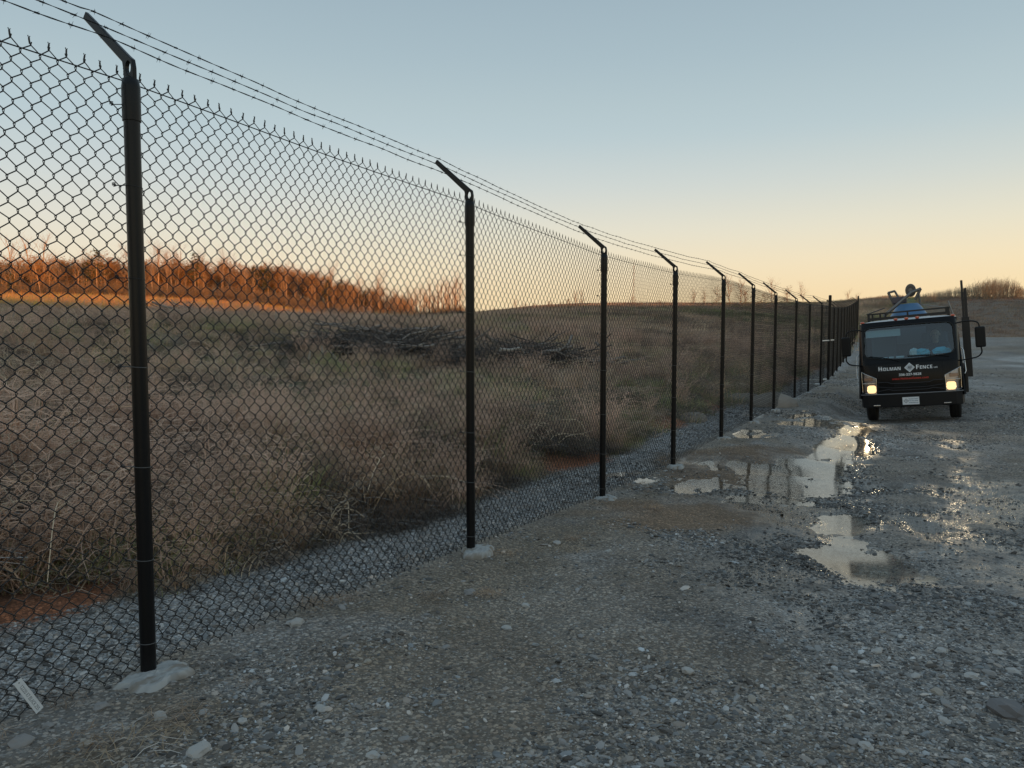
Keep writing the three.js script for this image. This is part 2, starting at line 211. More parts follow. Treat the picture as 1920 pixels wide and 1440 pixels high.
// shallow water lying in the hollows and wheel tracks: it follows the fall of the road and the rough ground breaks through it
{
  const water = new THREE.MeshPhysicalMaterial({ color: new THREE.Color().setRGB(0.9, 0.87, 0.82), roughness: 0.07, transmission: 1, thickness: 0, ior: 1.33 });
  const step = 0.05, sets = HOLLOWS.map(() => ({ p: [], ix: [], id: new Map() }));
  const level = (X, Z) => { const [v, e] = bowl(X, Z); return EYE + baseHeight(X, Z) - 0.03 * (1 - e) - 0.58 * v; };
  const nearest = (X, Z) => { let best = -1, w = 0.05; HOLLOWS.forEach((q, k) => { const dx = X - q.X, dz = Z - q.Z; if (!q.lift || Math.abs(dx) + Math.abs(dz) > 5) return; const a = dx * UX + dz * UZ, b = -dx * UZ + dz * UX, e = Math.exp(-((a / q.a) ** 2 + (b / q.b) ** 2)); if (e > w) { w = e; best = k; } }); return best; };
  for (let i = 0; i * step < NEAR.x1 - NEAR.x0; i++) for (let j = 0; j * step < NEAR.z1 - NEAR.z0; j++) {
    const X = NEAR.x0 + i * step, Z = NEAR.z0 + j * step, k = nearest(X + step / 2, Z + step / 2); if (k < 0) continue;
    const c = [[0, 0], [1, 0], [1, 1], [0, 1]].map(([a, b]) => { const x = X + a * step, z = Z + b * step, y = level(x, z); return [x, y, z, y - height(x, z), (i + a) * 5000 + j + b]; });
    if (Math.max(...c.map(q => q[3])) < -0.004) continue;
    const S = sets[k], v = c.map(q => { if (!S.id.has(q[4])) { S.id.set(q[4], S.p.length / 3); S.p.push(q[0], q[1], -q[2]); } return S.id.get(q[4]); }); S.ix.push(v[0], v[1], v[2], v[0], v[2], v[3]);
  }
  for (const S of sets) { if (S.ix.length < 24) continue; const g = new THREE.BufferGeometry(); g.setAttribute('position', new THREE.Float32BufferAttribute(S.p, 3)); g.setIndex(S.ix); g.computeVertexNormals(); top(new THREE.Mesh(g, water), 'puddle', 'shallow rain puddle in a hollow of the gravel', 'puddle', 'puddles on the gravel road', 'structure'); }
}
// ------------------------------------------------------------------ chain-link fence
const fence = new THREE.Group();
top(fence, 'chain_link_fence', 'black chain-link fence with angled barbed-wire arms along the gravel road', 'fence');
{
  const black = phys(0.008, 0.008, 0.009, 0.3, 0, { specularIntensity: 0.55 });
  const vinyl = std(0.014, 0.014, 0.015, 0.42), galv = std(0.16, 0.165, 0.17, 0.5, 0.8), steel = std(0.55, 0.56, 0.57, 0.35, 0.9);
  const concrete = std(1, 1, 1, 0.95, 0, { vertexColors: true });
  const FH = 2.395, PH = 2.395, TALL = { 11: 2.75, 22: 2.72 };
  const ground = k => EYE + POSTS[k][2];
  const alongDir = k => { const a = POSTS[Math.max(0, k - 1)], b = POSTS[Math.min(POSTS.length - 1, k + 1)], l = Math.hypot(b[0] - a[0], b[1] - a[1]); return [(b[0] - a[0]) / l, (b[1] - a[1]) / l]; };
  // posts stand in local axes: x towards the field, y up, z along the fence (back towards the camera)
  const armShape = new THREE.Shape();
  // sleeve top with its eye, then the arm rising towards the field
  const A = 41 * Math.PI / 180, L = 0.33, hw = 0.013;
  const c = Math.cos(A), s = Math.sin(A), ex = 0.004, ey = 0.045;
  armShape.moveTo(-0.026, -0.03); armShape.lineTo(0.028, -0.03); armShape.lineTo(0.03, 0.03); armShape.lineTo(0.036, 0.062);
  armShape.lineTo(0.022 + L * c * 0.98 + s * hw * 0.8, 0.058 + L * s - c * hw * 0.3); armShape.lineTo(0.022 + L * c * 0.98 - s * hw * 0.9, 0.064 + L * s + c * hw);
  armShape.lineTo(0.002, 0.076); armShape.lineTo(-0.02, 0.06); armShape.lineTo(-0.026, 0.03); armShape.closePath();
  const eye = new THREE.Path(); eye.absellipse(0.002, 0.033, 0.017, 0.027, 0, Math.PI * 2, true); armShape.holes.push(eye);
  const armGeo = new THREE.ExtrudeGeometry(armShape, { depth: 0.012, bevelEnabled: true, bevelThickness: 0.003, bevelSize: 0.003, bevelSegments: 1, steps: 1, curveSegments: 10 }); armGeo.translate(0, 0, -0.006);
  const armSpot = f => [0.022 + L * c * 0.9 * f, 0.072 + L * s * f];          // where a strand sits on the arm
  const sleeve = new THREE.LatheGeometry([[0.0305, -0.16], [0.0345, -0.16], [0.0345, -0.03], [0.03, 0.0], [0.012, 0.012], [0, 0.014]].map(q => new THREE.Vector2(...q)), 20);
  const tieGeo = tall => { const m = new MB(), pts = []; for (let k = 0; k <= 14; k++) { const a = mix(-0.35, Math.PI + 0.35, k / 14); pts.push([-Math.sin(a) * 0.0335 + 0.004, (k - 7) * 0.0006, Math.cos(a) * 0.0335]); } pts.push([0.05, 0.004, -0.05]); pts.push([0.045, 0.012, -0.062]); pts.push([0.052, 0.004, -0.055]); pts.unshift([0.045, -0.003, 0.045]); m.tube(pts, 0.0019, 5); const t = []; for (let k = 0; k < 9; k++) t.push([0.045 + Math.cos(k * 2.2) * 0.006, k * 0.0018, -0.052 + Math.sin(k * 2.2) * 0.006]); m.tube(t, 0.0017, 4); return m.geo(); };
  const tie = tieGeo();
  const footGeo = seed => { let g = new THREE.CylinderGeometry(1, 1.08, 1, 64, 3); { const cap = new THREE.CircleGeometry(0.999, 64); } const rings = new THREE.RingGeometry(0.02, 1, 64, 14); rings.rotateX(-Math.PI / 2); rings.translate(0, 0.5, 0); const side = new THREE.CylinderGeometry(1, 1.08, 1, 64, 3, true); for (const q of [rings, side]) q.deleteAttribute('uv'); g.dispose(); g = mergeGeometries([rings, side]); const p = g.attributes.position; for (let k = 0; k < p.count; k++) { const x = p.getX(k), z = p.getZ(k), y = p.getY(k), a = Math.atan2(z, x), r = 1 + (vnoise(Math.cos(a) * 2.2 + 9, Math.sin(a) * 2.2 + seed, seed) - 0.5) * 0.5 + (vnoise(Math.cos(a) * 9, Math.sin(a) * 9, seed + 3) - 0.5) * 0.14, top = y > 0.4; p.setXYZ(k, x * r * (top ? 0.86 : 1), y + (top ? (fbm(x * 5, z * 5, 4, seed) - 0.5) * 0.2 + (vnoise(x * 19, z * 19, seed + 2) - 0.5) * 0.12 + 0.12 * (1 - Math.hypot(x, z)) : 0), z * r * (top ? 0.86 : 1)); } const col = []; for (let k = 0; k < p.count; k++) { const x = p.getX(k), z = p.getZ(k), n = fbm(x * 3 + seed, z * 3, 4, seed + 5), m = 0.8 * smooth(0.56, 0.74, n + 0.1 * Math.hypot(x, z)), v = 0.42 * (0.7 + 0.6 * fbm(x * 11, z * 11, 2, seed + 9)); col.push(mix(v, 0.24, m), mix(v, 0.2, m), mix(v * 0.97, 0.155, m)); } g.setAttribute('color', new THREE.Float32BufferAttribute(col, 3)); g.computeVertexNormals(); return g; };
  POSTS.forEach((P, k) => {
    if (k === 0) return;
    const [ux, uz] = alongDir(k), g = ground(k), h = TALL[k] ?? PH, rad = TALL[k] ? 0.047 : 0.0302;
    const post = part(fence, 'post', new THREE.CylinderGeometry(rad, rad, h + 0.25, 20), black); post.position.copy(W(P[0], g + h / 2 - 0.125, P[1]));
    post.rotation.y = Math.atan2(ux, uz) * -1 + Math.PI;      // local z back along the fence, local x towards the field
    const topY = h / 2 + 0.125;
    if (TALL[k]) { const cap = new THREE.SphereGeometry(rad * 1.06, 16, 8, 0, 6.3, 0, 1.57); cap.scale(1, 0.6, 1); part(post, 'post_cap', cap, black).position.y = topY; }
    else { part(post, 'post_sleeve', sleeve, black).position.y = topY - 0.0; part(post, 'barb_arm', armGeo, black).position.y = topY + 0.012; }
    if (k <= 8) for (const f of [0.05, 0.2, 0.36, 0.52, 0.68, 0.84, 0.95]) part(post, 'tie_wire', tie, f < 0.6 ? galv : vinyl).position.y = -h / 2 + 0.125 + h * (f + (hash2(k, f * 100, 4) - 0.5) * 0.03);
    if (k <= 11) { const f = part(post, 'concrete_footing', footGeo(k * 7 + 1), concrete), R = k === 1 ? [0.10, 0.165] : k === 2 ? [0.10, 0.13] : [0.10, 0.12]; f.scale.set(R[0], 0.05, R[1]); f.position.set(k === 1 ? -0.05 : -0.05, -h / 2 + 0.125 + 0.006 - (k === 1 ? 0 : 0.003), 0.0); }
  });
  // fabric: interlinked zigzag wires, one sheet per bay, tied on the field side
  const HW = 0.0328;
  for (let b = 0; b < POSTS.length - 1; b++) {
    const P = POSTS[b], Q = POSTS[b + 1], len = Math.hypot(Q[0] - P[0], Q[1] - P[1]), ux = (Q[0] - P[0]) / len, uz = (Q[1] - P[1]) / len, nx = -uz, nz = ux;
    const lod = b <= 2 ? 0 : b <= 5 ? 1 : 2, m = new MB();
    const n = Math.round(len / HW), dx = len / n, rows = lod === 2 ? 64 : 64, dy = FH / rows, rad = lod === 0 ? 0.0022 : 0.0021, sides = lod === 0 ? 4 : 3;
    const g0 = EYE + P[2] + 0.025, g1 = EYE + Q[2] + 0.025, off = 0.036;
    const bulge = (t, y) => 0.012 * Math.sin(t * 5 + b * 2) * Math.sin(y * 1.3 + b) * Math.sin(Math.PI * t) + (fbm(t * 3 + b * 5, y * 1.2, 2, 31) - 0.5) * 0.02 * Math.sin(Math.PI * t);
    const at = (x, y, d) => { const t = x / len, D = off + d + bulge(t, y); return [P[0] + ux * x + nx * D, mix(g0, g1, t) + y, -(P[1] + uz * x + nz * D)]; };
    const jx = (c, r) => (hash2(c + b * 97, r, 11) - 0.5) * 0.006 + (hash2(c + b * 97, r, 13) > 0.994 ? 0.012 : 0), jy = (c, r) => (hash2(c + b * 97, r, 12) - 0.5) * 0.006;
    for (let i = 0; i < n; i++) {
      const pts = [];
      for (let j = 0; j <= rows; j++) {
        const right = (i + j) & 1, col = i + right, x = col * dx + jx(col, j), y = j * dy + jy(col, j), e = right ? 0.0022 : -0.0022;
        if (lod === 2) pts.push(at(x, y, 0));
        else { const sgn = right ? 1 : -1; pts.push(at(x + e, y - 0.0055, 0.0026 * sgn), at(x + e, y + 0.0055, -0.0026 * sgn)); }
      }
      m.tube(pts, rad, sides);
    }
    // twisted ends along the top edge
    for (let c = 0; c <= n; c++) { if (((c + rows) & 1) === 1) continue; const x = c * dx, y = FH, l = 0.014 + 0.006 * hash2(c, b, 8), lean = (hash2(c, b, 9) - 0.5) * 0.008, r = lod === 0 ? 0.0034 : 0.0032;
      m.tube([at(x, y - 0.004, 0), at(x + lean * 0.5, y + l * 0.5, 0.001), at(x + lean, y + l, 0)], r, lod === 0 ? 5 : 3, true);
      if (lod < 2) for (const sg of [-1, 1]) m.tube([at(x + lean, y + l - 0.002, 0), at(x + lean + sg * 0.005, y + l + 0.008, sg * 0.002)], 0.0018, 3, true); }
    part(fence, 'chain_link_panel', m.geo(), vinyl);
    // tension wire through the top row of links
    const tw = new MB(), tp = []; for (let k = 0; k <= 8; k++) { const t = k / 8; tp.push(at(len * t, FH - 0.024 - 0.006 * Math.sin(Math.PI * t), 0.004)); } tw.tube(tp, 0.0026, 5); part(fence, 'tension_wire', tw.geo(), vinyl);
  }
  // three barbed strands
  [0.96, 0.63, 0.30].forEach((f, q) => {
    const m = new MB(), knots = POSTS.map((P, k) => { const [ux, uz] = alongDir(k), [ax, ay] = armSpot(f), tall = TALL[k], dd = tall ? 0.05 : ax; return [P[0] - uz * dd, EYE + P[2] + (tall ? PH + 0.02 + (ay - 0.06) * 0.9 : PH + 0.012 + ay + 0.016), P[1] + ux * dd]; });
    const path = []; knots.forEach((a, k) => { if (k === knots.length - 1) return; const b = knots[k + 1], steps = k < 4 ? 60 : k < 8 ? 24 : 8; for (let j = 0; j < steps; j++) { const t = j / steps; path.push([mix(a[0], b[0], t), mix(a[1], b[1], t) - 0.010 * Math.sin(Math.PI * t) + (vnoise(t * 9 + k * 13, q, 21) - 0.5) * 0.008, -mix(a[2], b[2], t)]); } }); path.push([knots[knots.length - 1][0], knots[knots.length - 1][1], -knots[knots.length - 1][2]]);
    const nearN = 60 * 4; // two twisted wires where they can be seen, one beyond
    for (const ph of [0, Math.PI]) m.tube(path.slice(0, nearN).map((v, k) => [v[0] + Math.cos(k * 1.3 + ph) * 0.0016, v[1] + Math.sin(k * 1.3 + ph) * 0.0016, v[2]]), 0.0015, 4);
    m.tube(path.slice(nearN - 1), 0.0026, 4);
    let acc = q * 0.04; for (let k = 0; k < path.length - 1; k++) { const a = path[k], b = path[k + 1], l = Math.hypot(b[0] - a[0], b[1] - a[1], b[2] - a[2]); let t0 = acc; while (t0 < l) { const t = t0 / l, x = mix(a[0], b[0], t), y = mix(a[1], b[1], t), z = mix(a[2], b[2], t), dx = (b[0] - a[0]) / l, dz = (b[2] - a[2]) / l;
        for (let e = 0; e < 2; e++) { const A = rnd() * 3.14, vx = Math.cos(A) * -dz + dx * 0.25, vy = Math.sin(A), vz = Math.cos(A) * dx + dz * 0.25, r = 0.015, o = (e - 0.5) * 0.008; m.tube([[x - vx * r + dx * o, y - vy * r, z - vz * r + dz * o], [x + dx * o, y, z + dz * o], [x + vx * r + dx * o, y + vy * r, z + vz * r + dz * o]], [0.0005, 0.0014, 0.0005], 3); }
        m.tube([[x - dx * 0.009, y, z - dz * 0.009], [x + dx * 0.009, y, z + dz * 0.009]], 0.0036, 5, true);
        t0 += 0.127 * (0.9 + 0.2 * rnd()); } acc = t0 - l; }
    part(fence, 'barbed_wire', m.geo(), std(0.035, 0.036, 0.038, 0.5, 0.6));
  });
  // brace rail and truss rod at the tall line post
  const [a, b2, d] = [POSTS[10], POSTS[11], POSTS[12]], ry = EYE - 0.18;
  part(fence, 'brace_rail', tubeGeo([[a[0], ry, -a[1]], [b2[0], ry, -b2[1]], [d[0], ry, -d[1]]], 0.022, 10), steel);
  part(fence, 'truss_rod', tubeGeo([[a[0], ry - 0.05, -a[1]], [b2[0], EYE + b2[2] + 0.2, -b2[1]]], 0.006, 6), vinyl);
}
{ // paper tag wired to the links
  const cv = document.createElement('canvas'); cv.width = 512; cv.height = 96; const x = cv.getContext('2d'); x.fillStyle = '#d9dde0'; x.fillRect(0, 0, 512, 96); x.fillStyle = '#2c3a44'; x.font = '54px sans-serif'; x.textBaseline = 'middle'; x.fillText('12220 X7 BLACK 2SS', 76, 50, 410); x.fillRect(26, 40, 14, 12);
  const t = new THREE.CanvasTexture(cv); t.colorSpace = THREE.SRGBColorSpace;
  const tagM = new THREE.Mesh(new THREE.BoxGeometry(0.158, 0.03, 0.0012), std(1, 1, 1, 0.75, 0, { map: t }));
  const [ra, rb] = ray(54, 1305); const D = fenceD, P = POSTS[1]; let Z = 2.6; for (let k = 0; k < 40; k++) { const d = fenceD(ra * Z, Z); Z -= (d - 0.028) / (UX - ra * UZ); }
  const p = W(ra * Z, EYE + rb * Z, Z); tagM.position.copy(p); tagM.rotation.order = 'YXZ'; tagM.rotation.y = Math.atan2(UZ, UX) - 0.0; tagM.rotation.y = Math.PI / 2 - Math.atan2(UX, UZ); tagM.rotation.z = -62 * Math.PI / 180;
  top(tagM, 'paper_tag', 'white printed tag hanging on the chain-link near the first post', 'tag');
}
// ------------------------------------------------------------------ loose gravel and stones
function stoneGeo(seed, detail, sq) { const g = new THREE.IcosahedronGeometry(1, detail), p = g.attributes.position, keep = new Map(); for (let k = 0; k < p.count; k++) { const x = p.getX(k), y = p.getY(k), z = p.getZ(k), key = [x, y, z].map(v => Math.round(v * 500)).join(); if (!keep.has(key)) keep.set(key, 0.75 + 0.5 * hash2(Math.round(x * 500) + seed * 31, Math.round(y * 500) + Math.round(z * 500) * 7, seed)); const r = keep.get(key); p.setXYZ(k, x * r, y * r * sq, z * r * 0.85); } g.deleteAttribute('uv'); g.computeVertexNormals(); return g; }
const stoneTone = () => { const t = rnd(), v = t < 0.07 ? rr(0.45, 0.62) : t < 0.55 ? rr(0.2, 0.36) : rr(0.07, 0.17), w = rr(-0.02, 0.035) * v * 4; return new THREE.Color().setRGB(v * 1.02 + w, v, v * 0.97 - w * 0.8); };
const stoneMat = std(1, 1, 1, 0.85);
{
  const SETS = 6, lists = Array.from({ length: SETS }, () => []);
  const put = (X, Z, r) => { const y = height(X, Z); lists[Math.floor(rnd() * SETS)].push([X, y, Z, r]); };
  const density = (X, Z) => { const d = fenceD(X, Z), s = fenceS(X, Z); if (d > edgeD(s) + 0.1) return 0; const n = fbm(X * 0.55, Z * 0.55, 3, 101), n2 = fbm(X * 2.2, Z * 2.2, 3, 102);
    let k = smooth(0.44, 0.64, n * 0.6 + n2 * 0.4); k = 0.06 + 1.0 * k; if (d > 0.1) k = Math.max(k, 1.0); k = Math.max(k, 1.25 * smooth(1.2, 2.4, X) * (1 - smooth(4.2, 5.2, Z)) * smooth(0.35, 0.55, n2)); k *= 1 - 0.85 * smooth(0.4, 0.8, blobs(MUD, X, Z)); k *= 1 - 0.25 * smooth(0.5, 0.9, blobs(HOLLOWS, X, Z, 0.8)); return k; };
  const scatter = (count, z0, z1, rmin, rmax, pw) => { let tries = 0, made = 0; while (made < count && tries < count * 8) { tries++; const Z = mix(z0, z1, rnd()), X = rr(-0.75 * Z - 0.6, 0.75 * Z + 0.6); if (rnd() > density(X, Z)) continue; put(X, Z, rmin + (rmax - rmin) * Math.pow(rnd(), pw)); made++; } };
  scatter(46000, 1.9, 4.2, 0.003, 0.010, 2.6); scatter(4200, 1.9, 4.6, 0.008, 0.022, 2.6);
  scatter(36000, 4.2, 8, 0.004, 0.013, 2.6); scatter(2600, 4.4, 9, 0.011, 0.026, 2.8);
  scatter(22000, 8, 15, 0.006, 0.018, 2.4); scatter(14000, 15, 30, 0.01, 0.028, 2);
  const M = new THREE.Matrix4(), q = new THREE.Quaternion(), e = new THREE.Euler(), v = new THREE.Vector3(), sc = new THREE.Vector3();
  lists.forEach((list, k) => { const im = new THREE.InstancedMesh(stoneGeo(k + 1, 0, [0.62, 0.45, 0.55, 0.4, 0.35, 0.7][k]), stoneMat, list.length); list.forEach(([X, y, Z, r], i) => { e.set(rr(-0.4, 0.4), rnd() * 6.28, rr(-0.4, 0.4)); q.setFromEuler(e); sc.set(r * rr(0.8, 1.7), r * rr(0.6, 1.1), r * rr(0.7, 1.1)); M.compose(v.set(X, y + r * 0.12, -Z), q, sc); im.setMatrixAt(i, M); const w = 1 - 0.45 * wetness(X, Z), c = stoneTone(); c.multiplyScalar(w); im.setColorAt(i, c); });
    top(im, 'gravel', ['small', 'angular', 'fine', 'mixed', 'flat', 'broken'][k] + ' loose grey gravel stones spread over the road', 'gravel', null, 'stuff'); });
  // stones large enough to pick up one by one
  const geos = [1, 2, 3, 4, 5].map(k => stoneGeo(40 + k, 1, 0.6)), tones = [[0.28, 0.27, 0.26], [0.42, 0.41, 0.39], [0.17, 0.165, 0.165], [0.36, 0.32, 0.27]].map(t => std(...t, 0.85));
  const words = ['mid grey', 'pale grey', 'dark grey', 'tan'];
  const stone = (px, py, wpx, kind, shape, label) => { const [X, Z] = onGround(px, py), r = wpx / 2 / FPX * Z; const m = new THREE.Mesh(geos[shape % 5], tones[kind]); m.scale.set(r * 1.05, r * 0.85, r); m.rotation.y = hash2(px, py, 3) * 6.28; m.rotation.z = (hash2(px, py, 4) - 0.5) * 0.4; m.position.copy(W(X, height(X, Z) + r * 0.18, Z)); return top(m, 'stone', label ?? words[kind] + ' loose stone lying on the gravel road', 'stone', label ? null : words[kind] + ' stones on the road'); };
  stone(1893, 1335, 68, 2, 1, 'big dark grey rock half sunk in the gravel among pebbles');
  stone(370, 1425, 44, 1, 0, 'pale squarish rock lying on bare gravel beyond the concrete footing');
  stone(40, 1405, 46, 0, 2, 'flat grey slab stone lying among dead straw stalks');
  [[240, 1262, 26, 1, 1], [600, 1330, 24, 1, 3], [455, 1363, 22, 1, 2], [555, 1172, 34, 1, 4], [190, 1335, 30, 0, 1], [300, 1352, 30, 1, 0], [1290, 1265, 30, 1, 2], [1410, 1310, 20, 3, 3], [1765, 1228, 24, 1, 1], [1815, 1226, 22, 0, 2], [1745, 1252, 16, 3, 0], [1870, 1228, 20, 1, 4], [1715, 1272, 22, 1, 2], [1758, 1298, 24, 3, 3], [1822, 1275, 30, 1, 1], [1855, 1268, 26, 0, 0], [1645, 1230, 22, 1, 4], [1690, 1398, 22, 1, 2], [1600, 1385, 26, 0, 3], [1625, 1392, 26, 1, 1], [1770, 1345, 24, 1, 4], [1860, 1330, 22, 0, 2], [1900, 1265, 26, 1, 0], [1670, 1142, 30, 2, 3], [1860, 1150, 18, 0, 1], [1815, 1128, 14, 1, 2], [950, 1165, 20, 1, 4], [985, 1130, 18, 1, 1], [1055, 1395, 18, 0, 0], [880, 1105, 26, 0, 3], [1045, 1020, 16, 1, 2], [1140, 1036, 14, 1, 1], [1590, 1270, 18, 0, 4], [1480, 1340, 20, 1, 0], [1540, 1420, 22, 0, 2], [1240, 1400, 20, 2, 1], [760, 1390, 24, 0, 3], [690, 1245, 18, 3, 4], [835, 1212, 16, 0, 0], [1350, 1180, 16, 2, 2], [1130, 1290, 16, 0, 1], [1440, 1240, 18, 2, 3], [700, 1420, 26, 1, 1], [160, 1405, 26, 3, 3], [90, 1370, 24, 0, 4]].forEach(a => stone(...a));
}

// ------------------------------------------------------------------ dry grass, weeds and straw
const blade = (m, x, z, h, lean, az, w, curl = 0, segs = 3) => { const pts = [], ws = []; let px = x, py = -0.01, pz = z, tilt = lean * 0.35, a = az; for (let k = 0; k <= segs; k++) { pts.push([px, py, pz]); ws.push(w * (1 - 0.75 * k / segs)); const st = h / segs; px += Math.sin(tilt) * Math.cos(a) * st; pz += Math.sin(tilt) * Math.sin(a) * st; py += Math.cos(tilt) * st; tilt += lean * 0.5; a += curl; } m.blade(pts, ws, -Math.sin(az + 0.6), Math.cos(az + 0.6)); };
const clump = (n, h, w, spread, lean, curl = 0, segs = 3) => { const m = new MB(); for (let k = 0; k < n; k++) { const a = rnd() * 6.28, r = Math.sqrt(rnd()) * spread; blade(m, Math.cos(a) * r, Math.sin(a) * r, h * rr(0.45, 1.1), lean * rr(0.3, 1.3), a + rr(-0.8, 0.8), w * rr(0.6, 1.3), rr(-curl, curl), segs); } return m.geo(); };
const mat = (n, w, spread) => { const m = new MB(); for (let k = 0; k < n; k++) { const a = rnd() * 6.28, x = rr(-spread, spread), z = rr(-spread, spread), l = rr(0.12, 0.4), bend = rr(-0.9, 0.9), h = rr(0, 0.07), pts = [], ws = []; for (let j = 0; j <= 3; j++) { const t = j / 3 - 0.5, A = a + bend * t; pts.push([x + Math.cos(A) * l * t, h + 0.03 * (1 - 4 * t * t) + rr(0, 0.03), z + Math.sin(A) * l * t]); ws.push(w * (1 - Math.abs(t))); } m.blade(pts, ws, -Math.sin(a), Math.cos(a)); } return m.geo(); };
const weed = (n, h, r) => { const m = new MB(); for (let k = 0; k < n; k++) { const a = rnd() * 6.28, lean = rr(0.1, 0.7), pts = [[rr(-0.05, 0.05), 0, rr(-0.05, 0.05)]]; let x = pts[0][0], y = 0, z = pts[0][2], A = a; for (let j = 1; j <= 4; j++) { A += rr(-0.7, 0.7); x += Math.cos(A) * lean * h / 4; z += Math.sin(A) * lean * h / 4; y += h / 4 * rr(0.6, 1.1) * (j > 2 ? 1 - lean * 0.6 : 1); pts.push([x, y, z]); } m.tube(pts, [r, r * 0.9, r * 0.75, r * 0.6, r * 0.35], 3);
    for (let q = 0; q < 4; q++) { const o = pts[2 + q % 3], B = rnd() * 6.28, l = rr(0.08, 0.2) * h * 2, up = rr(-0.2, 0.8); m.tube([o, [o[0] + Math.cos(B) * l * 0.5, o[1] + up * l * 0.6, o[2] + Math.sin(B) * l * 0.5], [o[0] + Math.cos(B + 0.5) * l, o[1] + up * l * 0.8, o[2] + Math.sin(B + 0.5) * l]], [r * 0.6, r * 0.45, r * 0.25], 3); } } return m.geo(); };
const bramble = (n, L) => { const m = new MB(); for (let k = 0; k < n; k++) { const a = rnd() * 6.28, l = L * rr(0.6, 1.1), hgt = rr(0.25, 0.55) * l, pts = [], x0 = rr(-0.2, 0.2), z0 = rr(-0.2, 0.2), bend = rr(-0.6, 0.6); for (let j = 0; j <= 6; j++) { const t = j / 6, A = a + bend * t; pts.push([x0 + Math.cos(A) * l * t * 0.8, hgt * 4 * t * (1 - t * 0.85) * 0.8 + rr(0, 0.03), z0 + Math.sin(A) * l * t * 0.8]); } m.tube(pts, pts.map((_, j) => 0.0055 * (1 - 0.6 * j / 6)), 4); for (let q = 0; q < 3; q++) { const o = pts[2 + q], B = rnd() * 6.28, s = rr(0.1, 0.3); m.tube([o, [o[0] + Math.cos(B) * s, o[1] + rr(-0.05, 0.2), o[2] + Math.sin(B) * s]], [0.003, 0.0015], 3); } } return m.geo(); };
